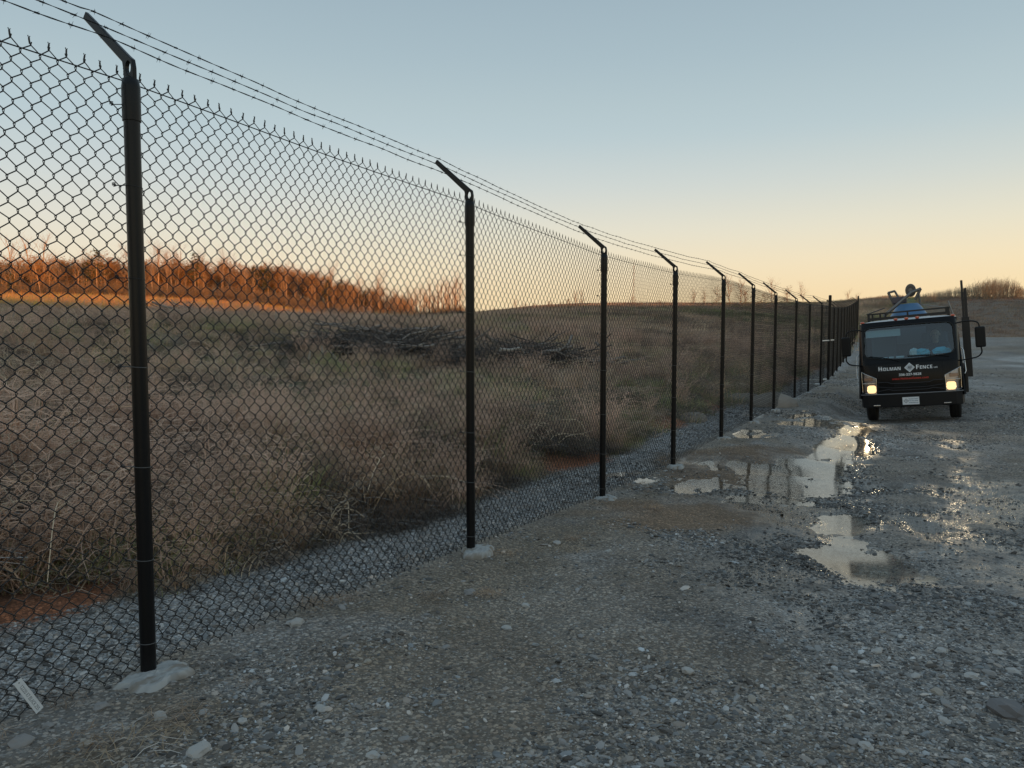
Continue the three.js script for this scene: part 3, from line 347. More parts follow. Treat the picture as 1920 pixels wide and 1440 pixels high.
{
  const grassMat = phys(1, 1, 1, 1, 0, { transmission: 0.5, thickness: 0 }), twigMat = std(1, 1, 1, 0.95);
  const kinds = {
    straw: { geos: [clump(26, 0.42, 0.0048, 0.16, 1.25, 0.35, 4), clump(20, 0.46, 0.005, 0.2, 0.8, 0.25, 4), clump(28, 0.38, 0.0045, 0.2, 1.8, 0.6, 5)], mat: grassMat, list: [[], [], []], name: 'dry_grass', label: ['tall tan', 'leaning tan', 'short tan'].map(w => w + ' dry grass growing over the field behind the fence') },
    green: { geos: [clump(40, 0.34, 0.003, 0.17, 0.95, 0.15, 4), clump(36, 0.26, 0.003, 0.22, 1.1, 0.15, 4)], mat: grassMat, list: [[], []], name: 'green_grass', label: ['tufted', 'low'].map(w => w + ' grey green grass among the dry stalks behind the fence') },
    litter: { geos: [mat(60, 0.0042, 0.26), mat(52, 0.005, 0.32)], mat: grassMat, list: [[], []], name: 'straw_litter', label: ['fine', 'coarse'].map(w => w + ' flattened straw matted over the field soil') },
    weed: { geos: [weed(8, 0.42, 0.0034), weed(9, 0.52, 0.0036), weed(12, 0.34, 0.003)], mat: twigMat, list: [[], [], []], name: 'dead_weeds', label: ['low', 'tall', 'bushy'].map(w => w + ' tangled dead brown weeds behind the fence') },
    bramble: { geos: [bramble(9, 1.0), bramble(7, 1.25), bramble(11, 0.8)], mat: twigMat, list: [[], [], []], name: 'brambles', label: ['arching', 'long', 'matted'].map(w => w + ' bare bramble canes over the grass behind the fence') },
    tuft: { geos: [clump(44, 0.34, 0.012, 0.6, 0.9, 0.1, 3), clump(40, 0.3, 0.014, 0.65, 1.3, 0.1, 3)], mat: grassMat, list: [[], []], name: 'meadow_grass', label: ['upright', 'bent'].map(w => w + ' rough grass covering the distant field slopes') },
  };
  const C = new THREE.Color();
  const add = (kind, X, Z, s, col, sink = 0) => { const K = kinds[kind], k = Math.floor(rnd() * K.geos.length); K.list[k].push([X, height(X, Z) - sink, Z, s, col]); };
  const tan = (k = 1) => { const v = Math.min(1.5, rr(0.65, 1.45) * k * 1.1), t = rnd(); return t < 0.5 ? [0.54 * v, 0.38 * v, 0.245 * v] : t < 0.8 ? [0.47 * v, 0.355 * v, 0.265 * v] : [0.6 * v, 0.48 * v, 0.34 * v]; };
  const greenC = () => { const v = rr(0.7, 1.25); return [0.26 * v, 0.265 * v, 0.115 * v]; };
  const brown = () => { const v = rr(0.75, 1.5); return [0.40 * v, 0.275 * v, 0.205 * v]; };
  const ring = (z0, z1, count, f) => { let n = 0, t = 0; while (n < count && t < count * 6) { t++; const Z = Math.sqrt(mix(z0 * z0, z1 * z1, rnd())), X = rr(-0.78 * Z - 1, 0.62 * Z + 1), s = fenceS(X, Z), d = fenceD(X, Z); if (d < edgeD(s) + 0.5 * smooth(0.5, 0.62, fbm(s * 0.55 + 2, d * 0.8, 3, 95))) continue; f(X, Z, d, s); n++; } };
  const patch = (X, Z) => [fbm(X * 0.28, Z * 0.28, 3, 111), fbm(X * 0.6, Z * 0.6, 3, 112), fbm(X * 0.13, Z * 0.13, 3, 113)];
  const tuftiness = (X, Z) => smooth(0.38, 0.62, fbm(X * 1.5 + 5, Z * 1.5, 3, 115));
  const cover = (X, Z, d, s, far) => { const [a, b, c] = patch(X, Z), tu = tuftiness(X, Z), e = far ? 1 : mix(0.5, 1, smooth(0, 0.6, d - edgeD(s))), sc = (far ? 0.8 + Z * 0.012 : 1) * e, t = rnd(), k = mix(0.36, 1.6, tu);
    const pale = smooth(0.42, 0.58, fbm(X * 0.5 + 3, Z * 0.5, 3, 114)), g = smooth(0.46, 0.56, b * 0.6 + c * 0.4 + 0.12 * Math.exp(-(((X + 2.5) / 6) ** 2 + ((Z - 17) / 7) ** 2)));
    if (t < 0.24) add('litter', X, Z, sc * rr(0.9, 1.4), tan(k * mix(0.6, 1.15, pale)));
    else if (t < 0.24 + (far ? 0.55 : 0.5) * g) add('green', X, Z, sc * rr(0.8, 1.4) * mix(0.7, 1.2, tu), greenC().map(v => v * mix(0.6, 1.6, tu)), 0.01);
    else if (rnd() < mix(0.75, 0.15, pale)) add('weed', X, Z, sc * rr(0.8, 1.5) * mix(0.7, 1.25, tu), brown().map(v => v * mix(0.4, 1.5, tu)));
    else add('straw', X, Z, sc * rr(0.7, 1.2) * mix(0.7, 1.2, tu), tan(k * mix(0.75, 1.1, pale))); };
  ring(2.2, 12, 9500, (X, Z, d, s) => cover(X, Z, d, s, false));
  ring(3, 13, 230, (X, Z) => add('bramble', X, Z, rr(0.5, 1.0), rnd() < 0.6 ? tan(rr(0.7, 1.2)) : brown()));
  ring(13, 30, 260, (X, Z) => add('bramble', X, Z, rr(0.8, 1.5), rnd() < 0.6 ? tan(rr(0.7, 1.1)) : brown()));
  ring(12, 42, 21000, (X, Z, d, s) => cover(X, Z, d, s, true));
  ring(36, 150, 30000, (X, Z, d, s) => { const c = fbm(X * 0.045, Z * 0.045, 3, 96), t = rnd(); const g = smooth(0.45, 0.62, c); const q = mix(0.6, 1.25, smooth(0.35, 0.65, fbm(X * 0.35, Z * 0.35, 3, 116))); add('tuft', X, Z, rr(0.7, 1.4) * (1 + Z * 0.004), (rnd() < 0.55 * g ? greenC() : rnd() < 0.4 ? brown() : tan(0.85)).map(v => v * q), 0.03); });
  for (let k = 0; k < 9000; k++) { const Z = rr(62, 210), X = rr(0.30, 0.75) * Z; if (fenceD(X, Z) > -2 && Z < 66) continue; add('tuft', X, Z, rr(0.7, 1.3) * (X > 44 ? 1 : 0.7), X > 0.53 * Z ? (rnd() < 0.6 ? brown().map(v => v * 0.75) : tan(0.5)) : greenC().map(v => v * 1.1), 0.05); }
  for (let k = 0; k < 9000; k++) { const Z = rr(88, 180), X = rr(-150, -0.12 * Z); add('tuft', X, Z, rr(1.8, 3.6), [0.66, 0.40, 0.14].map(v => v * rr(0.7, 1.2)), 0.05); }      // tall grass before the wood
  // stray stalks on the gravel along the fence foot
  for (let k = 0; k < 36; k++) { const s = rr(-3, 9), d = rr(-0.7, 0.6), X = F0[0] + s * UX - d * UZ, Z = F0[1] + s * UZ + d * UX; if (Z < 2) continue; add('litter', X, Z, rr(0.12, 0.35), tan(0.9)); }
  for (let k = 0; k < 4; k++) { const Z = rr(2.3, 3.0), X = rr(-1.9, -1.0); add('litter', X, Z, rr(0.25, 0.45), tan(0.75)); }
  const M = new THREE.Matrix4(), q = new THREE.Quaternion(), e = new THREE.Euler(), v = new THREE.Vector3(), sc = new THREE.Vector3();
  for (const K of Object.values(kinds)) K.geos.forEach((g, k) => { const L = K.list[k]; if (!L.length) return; const im = new THREE.InstancedMesh(g, K.mat, L.length); L.forEach(([X, y, Z, s, c], i) => { e.set(rr(-0.12, 0.12), rnd() * 6.28, rr(-0.12, 0.12)); q.setFromEuler(e); sc.set(s * rr(0.85, 1.15), s * rr(0.8, 1.2), s * rr(0.85, 1.15)); M.compose(v.set(X, y, -Z), q, sc); im.setMatrixAt(i, M); im.setColorAt(i, C.setRGB(...c)); }); top(im, K.name, K.label[k], 'grass', null, 'stuff'); });
}
// ------------------------------------------------------------------ trees, shrubs, brush piles
const bark = std(0.44, 0.33, 0.23, 0.95), twig = std(0.42, 0.29, 0.18, 0.95), pine = std(0.1, 0.11, 0.05, 0.95), oakLeaf = std(0.46, 0.27, 0.11, 0.95);
function bareTree(seed, H, spreadK, depthMax, withLeaves) {
  const R = mulberry(seed), r2 = (a, b) => a + (b - a) * R(), trunk = new MB(), crown = new MB(), leaves = new MB();
  const grow = (x, y, z, dx, dy, dz, len, rad, depth) => {
    const pts = [[x, y, z]], rs = [rad], n = depth === 0 ? 5 : 3; let px = x, py = y, pz = z;
    for (let k = 1; k <= n; k++) { dx += r2(-0.1, 0.1); dz += r2(-0.1, 0.1); dy += depth > 0 ? 0.07 : 0; const l = Math.hypot(dx, dy, dz); dx /= l; dy /= l; dz /= l; px += dx * len / n; py += dy * len / n; pz += dz * len / n; pts.push([px, py, pz]); rs.push(rad * (1 - (depth === 0 ? 0.62 : 0.7) * k / n)); }
    (depth === 0 ? trunk : crown).tube(pts, rs, depth === 0 ? 6 : depth === 1 ? 4 : 3);
    if (depth >= depthMax) { if (withLeaves) for (let k = 0; k < 3; k++) { const c = pts[1 + k % n], s = r2(0.1, 0.2), a = R() * 6.28, t = r2(-0.8, 0.8); leaves.quad([c[0], c[1], c[2]], [c[0] + Math.cos(a) * s, c[1] + t * s, c[2] + Math.sin(a) * s], [c[0] + Math.cos(a + 1) * s * 1.4, c[1] + t * s * 1.3, c[2] + Math.sin(a + 1) * s * 1.4], [c[0] + Math.cos(a + 2) * s, c[1] + t * s * 0.4, c[2] + Math.sin(a + 2) * s]); } return; }
    const kids = depth === 0 ? 11 : depth === 1 ? 6 : 4;
    for (let k = 0; k < kids; k++) { const t = depth === 0 ? mix(0.28, 0.99, (k + R()) / kids) : mix(0.25, 1, (k + R()) / kids), f = t * n, i = Math.min(n - 1, Math.floor(f)), q = f - i, a = pts[i], b = pts[i + 1], A = R() * 6.28, up = depth === 0 ? r2(0.55, 1.1) : r2(0.1, 0.8), side = spreadK * r2(0.5, 1);
      grow(mix(a[0], b[0], q), mix(a[1], b[1], q), mix(a[2], b[2], q), Math.cos(A) * side + dx * 0.5, up, Math.sin(A) * side + dz * 0.5, len * (depth === 0 ? r2(0.28, 0.5) * (1.15 - 0.5 * t) : r2(0.4, 0.65)), mix(rs[i], rs[i + 1], q) * 0.62, depth + 1); }
  };
  grow(0, -0.3, 0, r2(-0.04, 0.04), 1, r2(-0.04, 0.04), H, H * 0.0125 + 0.03, 0);
  return [trunk.geo(), crown.geo(), withLeaves ? leaves.geo() : null];
}
function pineTree(seed, H) { const R = mulberry(seed), r2 = (a, b) => a + (b - a) * R(), trunk = new MB(), crown = new MB(); trunk.tube([[0, -0.3, 0], [r2(-0.1, 0.1), H * 0.5, 0], [0, H * 0.97, 0]], [H * 0.014, H * 0.01, 0.02], 6);
  for (let k = 0; k < 46; k++) { const t = mix(0.38, 1, (k + R()) / 46), a = R() * 6.28, l = H * 0.2 * (1.08 - t) * 1.7 * r2(0.6, 1.15) + 0.25, y = t * H, up = r2(-0.1, 0.4); crown.tube([[0, y, 0], [Math.cos(a) * l, y + up * l * 0.6, Math.sin(a) * l]], [0.03, 0.012], 3);
    for (let j = 0; j < 14; j++) { const f = r2(0.35, 1.05), cx = Math.cos(a) * l * f + r2(-0.25, 0.25), cy = y + up * l * 0.6 * f + r2(-0.15, 0.25), cz = Math.sin(a) * l * f + r2(-0.25, 0.25), A = R() * 6.28, s = r2(0.14, 0.32), v = r2(-0.5, 0.9); crown.quad([cx, cy, cz], [cx + Math.cos(A) * s, cy + v * s, cz + Math.sin(A) * s], [cx + Math.cos(A + 0.5) * s * 1.5, cy + v * s * 1.5, cz + Math.sin(A + 0.5) * s * 1.5], [cx + Math.cos(A + 1.2) * s, cy + v * s * 0.4, cz + Math.sin(A + 1.2) * s]); } } return [trunk.geo(), crown.geo(), null]; }
{
  const make = ([t, c, l], cm) => { const g = new THREE.Group(); part(g, 'trunk', t, bark); part(g, 'crown', c, cm); if (l) part(g, 'dead_leaves', l, oakLeaf); return g; };
  const bare = [make(bareTree(11, 12, 0.75, 3), twig), make(bareTree(12, 13.5, 0.55, 3), twig), make(bareTree(13, 10.5, 0.9, 3), twig), make(bareTree(14, 12.5, 0.5, 3), twig)];
  const slim = [make(bareTree(21, 10, 0.4, 2), twig), make(bareTree(22, 9, 0.5, 2), twig)];
  const leafy = [make(bareTree(31, 9, 0.8, 3, true), twig), make(bareTree(32, 8, 0.9, 3, true), twig)];
  const pines = [make(pineTree(41, 9), pine), make(pineTree(42, 11), pine)];
  const place = (proto, name, X, Z, s, label, group) => { const o = proto.clone(); o.position.copy(W(X, height(X, Z) - 0.1, Z)); o.rotation.y = rnd() * 6.28; o.scale.setScalar(s); return top(o, name, label, 'tree', group); };
  // the wood at the far edge of the field
  const edge = x => { const a = ray(x, 600)[0]; return a; };
  let k = 0;
  for (let x = -60; x < 862; x += x > 560 ? rr(2.2, 4.6) : rr(3.6, 7), k++) {
    const a = edge(x), row = k % 3, Z = mix(150, 168, smooth(0, 700, x)) + row * rr(6, 12) + rr(-3, 3), X = a * Z, thin = smooth(650, 850, x), t = rnd();
    if (thin > 0.3 || t < 0.38) place(slim[k % 2], 'slender_tree', X, Z, rr(0.6, 0.95) * mix(0.8, 0.95, thin), 'slender bare tree with a thin straight trunk at the wood edge', 'slender bare trees of the far wood');
    else if (t < 0.66) place(bare[k % 4], 'bare_tree', X, Z + 6, rr(0.5, 0.9), 'tall spreading bare tree rising over the far wood', 'tall bare trees of the far wood');
    else if (t < 0.90) place(leafy[k % 2], 'oak_tree', X, Z, rr(0.55, 0.95), 'young tree holding rusty dead leaves in the far wood', 'leaf-holding trees of the far wood');
    else place(pines[k % 2], 'pine_tree', X, Z, rr(0.7, 0.95), 'dark green pine among bare trees of the far wood', 'pines of the far wood');
  }
  { const a = edge(25), Z = 118; place(pines[0], 'cedar_tree', a * Z, Z, 0.42, 'small dark cedar standing alone in the sunlit grass', null); }
  // small trees on the skyline of the field and over the fence
  for (const [x, h, Z] of [[905, 12, 330], [930, 11, 320], [965, 15, 330], [985, 15, 335], [1000, 13, 330], [1030, 16, 325], [1052, 14, 330], [1066, 20, 330], [1078, 22, 335], [1088, 18, 330], [1170, 12, 330], [1185, 16, 340], [1238, 16, 330], [1300, 18, 300], [1320, 28, 290], [1345, 30, 285], [1368, 36, 280], [1388, 34, 280], [1398, 30, 285], [1430, 26, 290], [1448, 34, 280], [1475, 30, 285], [1590, 18, 320], [1610, 14, 320]]) { const X = ray(x, 560)[0] * Z, H = (h + 14) / FPX * Z; place(rnd() < 0.6 ? leafy[Math.floor(rnd() * 2)] : bare[Math.floor(rnd() * 4)], 'skyline_tree', X, Z, H / 10.5, 'small hazy tree on the skyline of the low hill', 'trees along the hill skyline'); }
  { const Z = 230, X = ray(1507, 560)[0] * Z; place(bare[2], 'round_tree', X, Z, 0.62, 'wide round-crowned bare tree on the skyline behind the fence arms', null); }
  // undergrowth below the wood
  const tw = weed(14, 1.5, 0.012), L = []; for (let i = 0; i < 2600; i++) { const x = rr(-80, 870), Z = mix(146, 160, smooth(0, 700, x)) + rr(-2, 34), X = edge(x) * Z; L.push([X, height(X, Z), Z, rr(0.8, 2.0)]); }
  const im = new THREE.InstancedMesh(tw, std(1, 1, 1, 0.95), L.length), M = new THREE.Matrix4(), q = new THREE.Quaternion(), e = new THREE.Euler(), C = new THREE.Color(); L.forEach(([X, y, Z, s], i) => { e.set(0, rnd() * 6.28, 0); M.compose(W(X, y, Z), q.setFromEuler(e), new THREE.Vector3(s, s * rr(0.8, 1.4), s)); im.setMatrixAt(i, M); const v = rr(0.7, 1.2); im.setColorAt(i, C.setRGB(0.27 * v, 0.19 * v, 0.11 * v)); }); top(im, 'undergrowth', 'brown twiggy undergrowth along the foot of the far wood', 'undergrowth', null, 'stuff');
  { const [a0, b0, c0] = bareTree(71, 7.5, 1.0, 3, true), far = mergeGeometries([a0, b0, c0]), N = 700, w = new THREE.InstancedMesh(far, std(1, 1, 1, 0.95), N); for (let i = 0; i < N; i++) { const x = rr(-90, 770), Z = mix(164, 176, smooth(0, 700, x)) + rr(0, 36), X = edge(x) * Z, s = rr(0.55, 1.0) * mix(1, 0.8, smooth(560, 770, x)); e.set(0, rnd() * 6.28, 0); M.compose(W(X, height(X, Z), Z), q.setFromEuler(e), new THREE.Vector3(s, s, s)); w.setMatrixAt(i, M); const v = rr(0.6, 1.2); w.setColorAt(i, C.setRGB(0.46 * v, 0.28 * v, 0.13 * v)); } top(w, 'woodland', 'dense rusty brown woodland massed behind the field', 'woodland', null, 'stuff'); }
  // upright shrubs on the hill right of the road
  const shrubM = std(0.3, 0.27, 0.2, 0.95);
  const shrub = s => { const R = mulberry(s), m = new MB(), c = new MB(); for (let j = 0; j < 46; j++) { const a = R() * 6.28, r = Math.sqrt(R()) * 0.7, h = 1.9 * (0.5 + 0.6 * R()) * (1 - 0.3 * r), l = 0.15 + 0.35 * R(), x = Math.cos(a) * r, z = Math.sin(a) * r; const p = [[x, -0.1, z], [x + Math.cos(a) * l * h * 0.3, h * 0.55, z + Math.sin(a) * l * h * 0.3], [x + Math.cos(a) * l * h * 0.5, h, z + Math.sin(a) * l * h * 0.5]]; m.tube(p, [0.014, 0.01, 0.004], 3); for (let q2 = 0; q2 < 4; q2++) { const b = p[1], A = R() * 6.28, g = 0.35 * (0.4 + R()); c.tube([[b[0], b[1] + q2 * 0.14 * h, b[2]], [b[0] + Math.cos(A) * g * 0.5, b[1] + q2 * 0.14 * h + g, b[2] + Math.sin(A) * g * 0.5]], [0.008, 0.003], 3); } } const g = new THREE.Group(); part(g, 'stems', m.geo(), shrubM); part(g, 'twigs', c.geo(), shrubM); return g; };
  const shrubs = [shrub(51), shrub(52), shrub(53)];
  for (let j = 0; j < 34; j++) { const x = mix(1722, 1935, (j + rnd()) / 34), Z = rr(104, 113), X = ray(x, 560)[0] * Z, o = shrubs[j % 3].clone(); const s = (0.55 + 0.75 * Math.exp(-(((x - 1865) / 45) ** 2)) + 0.2 * rnd()); o.position.copy(W(X, height(X, Z), Z)); o.rotation.y = rnd() * 6.28; o.scale.set(s * 1.2, s, s * 1.2); top(o, 'shrub', 'upright bare shrub on the crest of the hill beyond the truck', 'shrub', 'bare shrubs along the hill crest'); }

  // piles of cut branches in the field
  const grey = [std(0.24, 0.21, 0.185, 0.95), std(0.16, 0.135, 0.12, 0.95), std(0.09, 0.074, 0.066, 0.95), std(0.36, 0.33, 0.29, 0.95)];
  const stick = (seed, forks) => { const R = mulberry(seed), m = new MB(), pts = []; let y = 0, z = 0; for (let j = 0; j <= 6; j++) { pts.push([j / 6 - 0.5, y, z]); y += (R() - 0.5) * 0.06; z += (R() - 0.5) * 0.07; } m.tube(pts, pts.map((_, j) => 0.0125 * (1 - 0.6 * j / 6)), 5, true); for (let f = 0; f < forks; f++) { const o = pts[2 + f % 4], A = R() * 6.28, l = 0.15 + 0.25 * R(); m.tube([o, [o[0] + l * 0.6, o[1] + Math.cos(A) * l * 0.4, o[2] + Math.sin(A) * l * 0.4], [o[0] + l, o[1] + Math.cos(A) * l * 0.8, o[2] + Math.sin(A) * l * 0.8]], [0.006, 0.004, 0.0018], 3); } return m.geo(); };
  const sticks = [stick(61, 2), stick(62, 4), stick(63, 5), stick(64, 3), stick(65, 6), stick(66, 0)];
  const pile = (px, py, width, depth, tall, count, label, Z0) => { const a = ray(px, py)[0], Z = Z0, X = a * Z, g = new THREE.Group(); g.position.copy(W(X, height(X, Z), Z)); for (let j = 0; j < count; j++) { const x = (rnd() + rnd() - 1) * width / 2, z = rr(-0.5, 0.5) * depth, hmax = tall * (1 - (2 * Math.abs(x) / width) ** 1.6) + 0.1, y = rnd() * hmax, big = j < count * 0.22, m = part(g, 'branch', sticks[big ? 5 * (j & 1) : j % 5], grey[big ? (rnd() < 0.18 ? 3 : 0) : 1 + (rnd() < 0.5) * 1]), l = big ? rr(1.6, 3.6) : rr(1.0, 3.0), th = big ? rr(2.2, 4.2) : rr(0.7, 1.7);
      const gy = height(X + x, Z - z) - g.position.y; m.position.set(x, gy + y, z); m.rotation.set(rr(-0.4, 0.4), rr(-1.1, 1.1) + (rnd() < 0.5 ? Math.PI : 0), rr(-0.3, 0.3) - Math.sign(x) * 0.12); m.scale.set(l, th * (0.8 + l * 0.15), th * (0.8 + l * 0.15)); }
    const tg = new MB(); for (let j = 0; j < count * 15; j++) { const x = (rnd() + rnd() - 1) * width * 0.52, z = rr(-0.5, 0.5) * depth, hm = tall * 0.95 * Math.max(0.1, 1 - (2 * Math.abs(x) / width) ** 1.6), gy = height(X + x, Z - z) - g.position.y, y = gy + rnd() * hm, A = rnd() * 6.28, l = rr(0.3, 0.9), u = rr(-0.3, 0.5); tg.tube([[x, y, z], [x + Math.cos(A) * l * 0.5, y + u * l * 0.6, z + Math.sin(A) * l * 0.5], [x + Math.cos(A + 0.6) * l, y + u * l * 0.7, z + Math.sin(A + 0.6) * l]], [0.011, 0.008, 0.003], 3); } const tm = part(g, 'twigs', tg.geo(), grey[2]); tm.userData.kind = 'stuff'; return top(g, 'brush_pile', label, 'brush pile'); };
  pile(715, 645, 6.6, 3.0, 0.8, 230, 'high tangled pile of cut grey branches before the wood', 26);
  pile(985, 652, 6.6, 2.8, 0.7, 220, 'long low heap of dark brushwood with thin bent saplings', 25);
  pile(345, 622, 4.2, 2.0, 0.7, 90, 'small dark brush heap at the sunlit edge of grass', 38);
  // pale stump pieces and a leaning snag by the pile
  for (const [px, py, Z, h, tilt, lab] of [[517, 612, 30, 0.85, 0.03, 'thin pale snag standing upright in the dry field'], [578, 658, 22, 0.42, 0.15, 'short pale broken stub standing before the branch pile'], [606, 648, 23, 0.5, -0.08, 'split pale stub standing close before the branch pile'], [22, 590, 34, 0.6, 0.25, 'bleached stump leaning on the left field slope']]) { const X = ray(px, py)[0] * Z, m = new MB(); m.tube([[0, -0.1, 0], [tilt * h * 0.5, h * 0.5, 0.02], [tilt * h, h, 0]], [0.045, 0.038, 0.022], 7, true); m.tube([[tilt * h * 0.5, h * 0.5, 0], [tilt * h * 0.5 + 0.1, h * 0.85, 0.03]], [0.018, 0.008], 5, true); const o = new THREE.Mesh(m.geo(), grey[3]); o.position.copy(W(X, height(X, Z), Z)); top(o, 'snag', lab, 'stump'); }
}
// ------------------------------------------------------------------ work truck (local axes: x to the truck's left side, y up, z forward; origin on the ground under the front axle)
const truck = new THREE.Group();
truck.rotation.order = 'YXZ'; truck.rotation.y = TRUCK.yaw; truck.rotation.z = TRUCK.roll; truck.position.copy(W(TRUCK.X, EYE + TRUCK.y, TRUCK.Z));
top(truck, 'work_truck', 'black cab-over flatbed work truck with lit headlights driving along the fence', 'truck');
const inTruck = o => { o.rotation.copy(truck.rotation); o.position.copy(truck.position); return o; };
{
  const paint = phys(0.005, 0.0055, 0.007, 0.22, 0, { specularIntensity: 0.4 }), plastic = phys(0.009, 0.009, 0.01, 0.5, 0, { specularIntensity: 0.5 }), rubber = std(0.018, 0.018, 0.018, 0.85), chrome = std(0.6, 0.6, 0.6, 0.2, 1), frameM = std(0.012, 0.012, 0.013, 0.45), inner = std(0.05, 0.052, 0.055, 0.85), cloth = std(0.07, 0.075, 0.08, 0.95);
  const glass = new THREE.MeshPhysicalMaterial({ color: new THREE.Color().setRGB(0.6, 0.84, 0.94), roughness: 0.03, transmission: 1, thickness: 0, ior: 1.95 });
  const white = std(0.75, 0.75, 0.74, 0.5), mirrorM = std(0.7, 0.7, 0.7, 0.05, 1);
  const halfW = y => (y < 1.2 ? 0.955 : mix(0.955, 0.905, (y - 1.2) / 0.93)) - 3.2 * Math.max(0, y - 2.0) ** 2;
  const surf = (x, y) => { let z = y < 1.24 ? 1.05 - 0.04 * ((y - 0.8) / 0.44) ** 2 * (y > 0.8 ? 1 : 0.3) : 1.01 - (y - 1.24) * 0.36 - 0.12 * Math.max(0, y - 2.0) ** 2 * 8; const a = Math.abs(x); z -= 0.085 * (a / 0.95) ** 2 + 2.2 * Math.max(0, a - 0.72) ** 2 + 12 * Math.max(0, a - 0.85) ** 2; return z; };
  const wsLow = x => 1.325 + 0.075 * (x / 0.83) ** 2, inWS = (x, y, g = 0) => { const a = Math.abs(x), w = 0.845 + g - 0.03 * (y - 1.4), lo = wsLow(x) - g, hi = 2.03 + g - 0.02 * (x / 0.83) ** 2, r = 0.12; if (a > w || y < lo || y > hi) return false; const cx = a - (w - r), ty = y - (hi - r), by = (lo + r) - y; if (cx > 0 && ty > 0) return cx * cx + ty * ty < r * r; if (cx > 0 && by > 0) return cx * cx + by * by < r * r; return true; };
  const HL = [[0.905, 1.10], [0.625, 0.955], [0.632, 0.645], [0.905, 0.655]];
  const inPoly = (x, y, P) => { let c = false; for (let i = 0, j = P.length - 1; i < P.length; j = i++) if ((P[i][1] > y) !== (P[j][1] > y) && x < (P[j][0] - P[i][0]) * (y - P[i][1]) / (P[j][1] - P[i][1]) + P[i][0]) c = !c; return c; };
  const inGrille = (x, y) => { const a = Math.abs(x); return y > 0.665 && y < 0.86 && a < 0.36 + 0.9 * Math.max(0, 0.79 - Math.abs(y - 0.765) * 0) - 0.36 && a < 0.45; };
  const patch = (x0, x1, y0, y1, nx, ny, keep, off, uv) => { const p = [], ix = [], t = [], id = {}; const v = (i, j) => { const k = j * (nx + 1) + i; if (id[k] === undefined) { id[k] = p.length / 3; const y = mix(y0, y1, j / ny), x = mix(x0, x1, i / nx); p.push(x, y, surf(x, y) + off); t.push(i / nx, j / ny); } return id[k]; }; for (let j = 0; j < ny; j++) for (let i = 0; i < nx; i++) { const x = mix(x0, x1, (i + 0.5) / nx), y = mix(y0, y1, (j + 0.5) / ny); if (!keep(x, y)) continue; const a = v(i, j), b = v(i + 1, j), c = v(i + 1, j + 1), d = v(i, j + 1); ix.push(a, b, c, a, c, d); } const g = new THREE.BufferGeometry(); g.setAttribute('position', new THREE.Float32BufferAttribute(p, 3)); if (uv) g.setAttribute('uv', new THREE.Float32BufferAttribute(t, 2)); g.setIndex(ix); g.computeVertexNormals(); return g; };
  // cab: front skin with openings, sides, roof, back, floor
  const cab = part(truck, 'cab', patch(-0.955, 0.955, 0.62, 2.13, 191, 151, (x, y) => Math.abs(x) < halfW(y) && !inWS(x, y) && !inPoly(Math.abs(x), y, HL), 0), paint);
  const sideShape = new THREE.Shape([[0.93, 0.55], [0.80, 1.2], [0.47, 2.11], [-0.72, 2.16], [-0.72, 0.75], [-0.45, 0.75], [-0.45, 0.62], [0.42, 0.62], [0.42, 0.5]].map(q => new THREE.Vector2(...q)));
  const win = new THREE.Path([[0.62, 1.32], [0.42, 1.98], [-0.5, 2.0], [-0.5, 1.32]].map(q => new THREE.Vector2(...q))); sideShape.holes.push(win);
  for (const s of [-1, 1]) { const g = new THREE.ExtrudeGeometry(sideShape, { depth: 0.035, bevelEnabled: false }); g.rotateY(-Math.PI / 2); g.translate(0.0175, 0, 0); const m = part(truck, 'door', g, paint); m.position.x = s * 0.955; m.rotation.z = s * 0.045; m.position.x += s * 0.03;
    const pane = new THREE.ShapeGeometry(new THREE.Shape(win.getPoints())); pane.rotateY(-Math.PI / 2); part(m, 'door_window', pane, glass);
    part(m, 'door_handle', box(s * 0.03, 1.12, -0.35, 0.03, 0.035, 0.16, 0.01), plastic); part(m, 'grab_rail', tubeGeo([[s * 0.035, 0.95, 0.78], [s * 0.06, 1.0, 0.76], [s * 0.06, 1.42, 0.66], [s * 0.035, 1.46, 0.64]], 0.012, 8), chrome); }
  { const p = [], ix = [], nx = 24, nz = 12; for (let j = 0; j <= nz; j++) for (let i = 0; i <= nx; i++) { const u = i / nx * 2 - 1, x = u * 0.90, z = mix(surf(x, 2.12), -0.72, j / nz), y = 2.115 + 0.055 * smooth(0, 0.3, j / nz) - 0.05 * u ** 6; p.push(x, y, z); } for (let j = 0; j < nz; j++) for (let i = 0; i < nx; i++) { const a = j * (nx + 1) + i; ix.push(a, a + 1, a + nx + 2, a, a + nx + 2, a + nx + 1); } const g = new THREE.BufferGeometry(); g.setAttribute('position', new THREE.Float32BufferAttribute(p, 3)); g.setIndex(ix); g.computeVertexNormals(); part(truck, 'roof', g, std(0.5, 0.5, 0.5, 0.45)); }
  const back = new THREE.Shape([[-0.93, 0.75], [0.93, 0.75], [0.89, 2.14], [-0.89, 2.14]].map(q => new THREE.Vector2(...q))); const bw = new THREE.Path([[-0.25, 1.62], [0.35, 1.62], [0.35, 1.98], [-0.25, 1.98]].map(q => new THREE.Vector2(...q))); back.holes.push(bw); const bg = new THREE.ExtrudeGeometry(back, { depth: 0.04, bevelEnabled: false }); bg.translate(0, 0, -0.76); part(truck, 'cab_back', bg, paint);
  part(truck, 'cab_floor', box(0, 0.78, 0.02, 1.84, 0.06, 1.46), inner);
  const ws = part(truck, 'windshield', patch(-0.86, 0.86, 1.3, 2.03, 60, 34, (x, y) => inWS(x, y, 0.012), -0.008), glass);
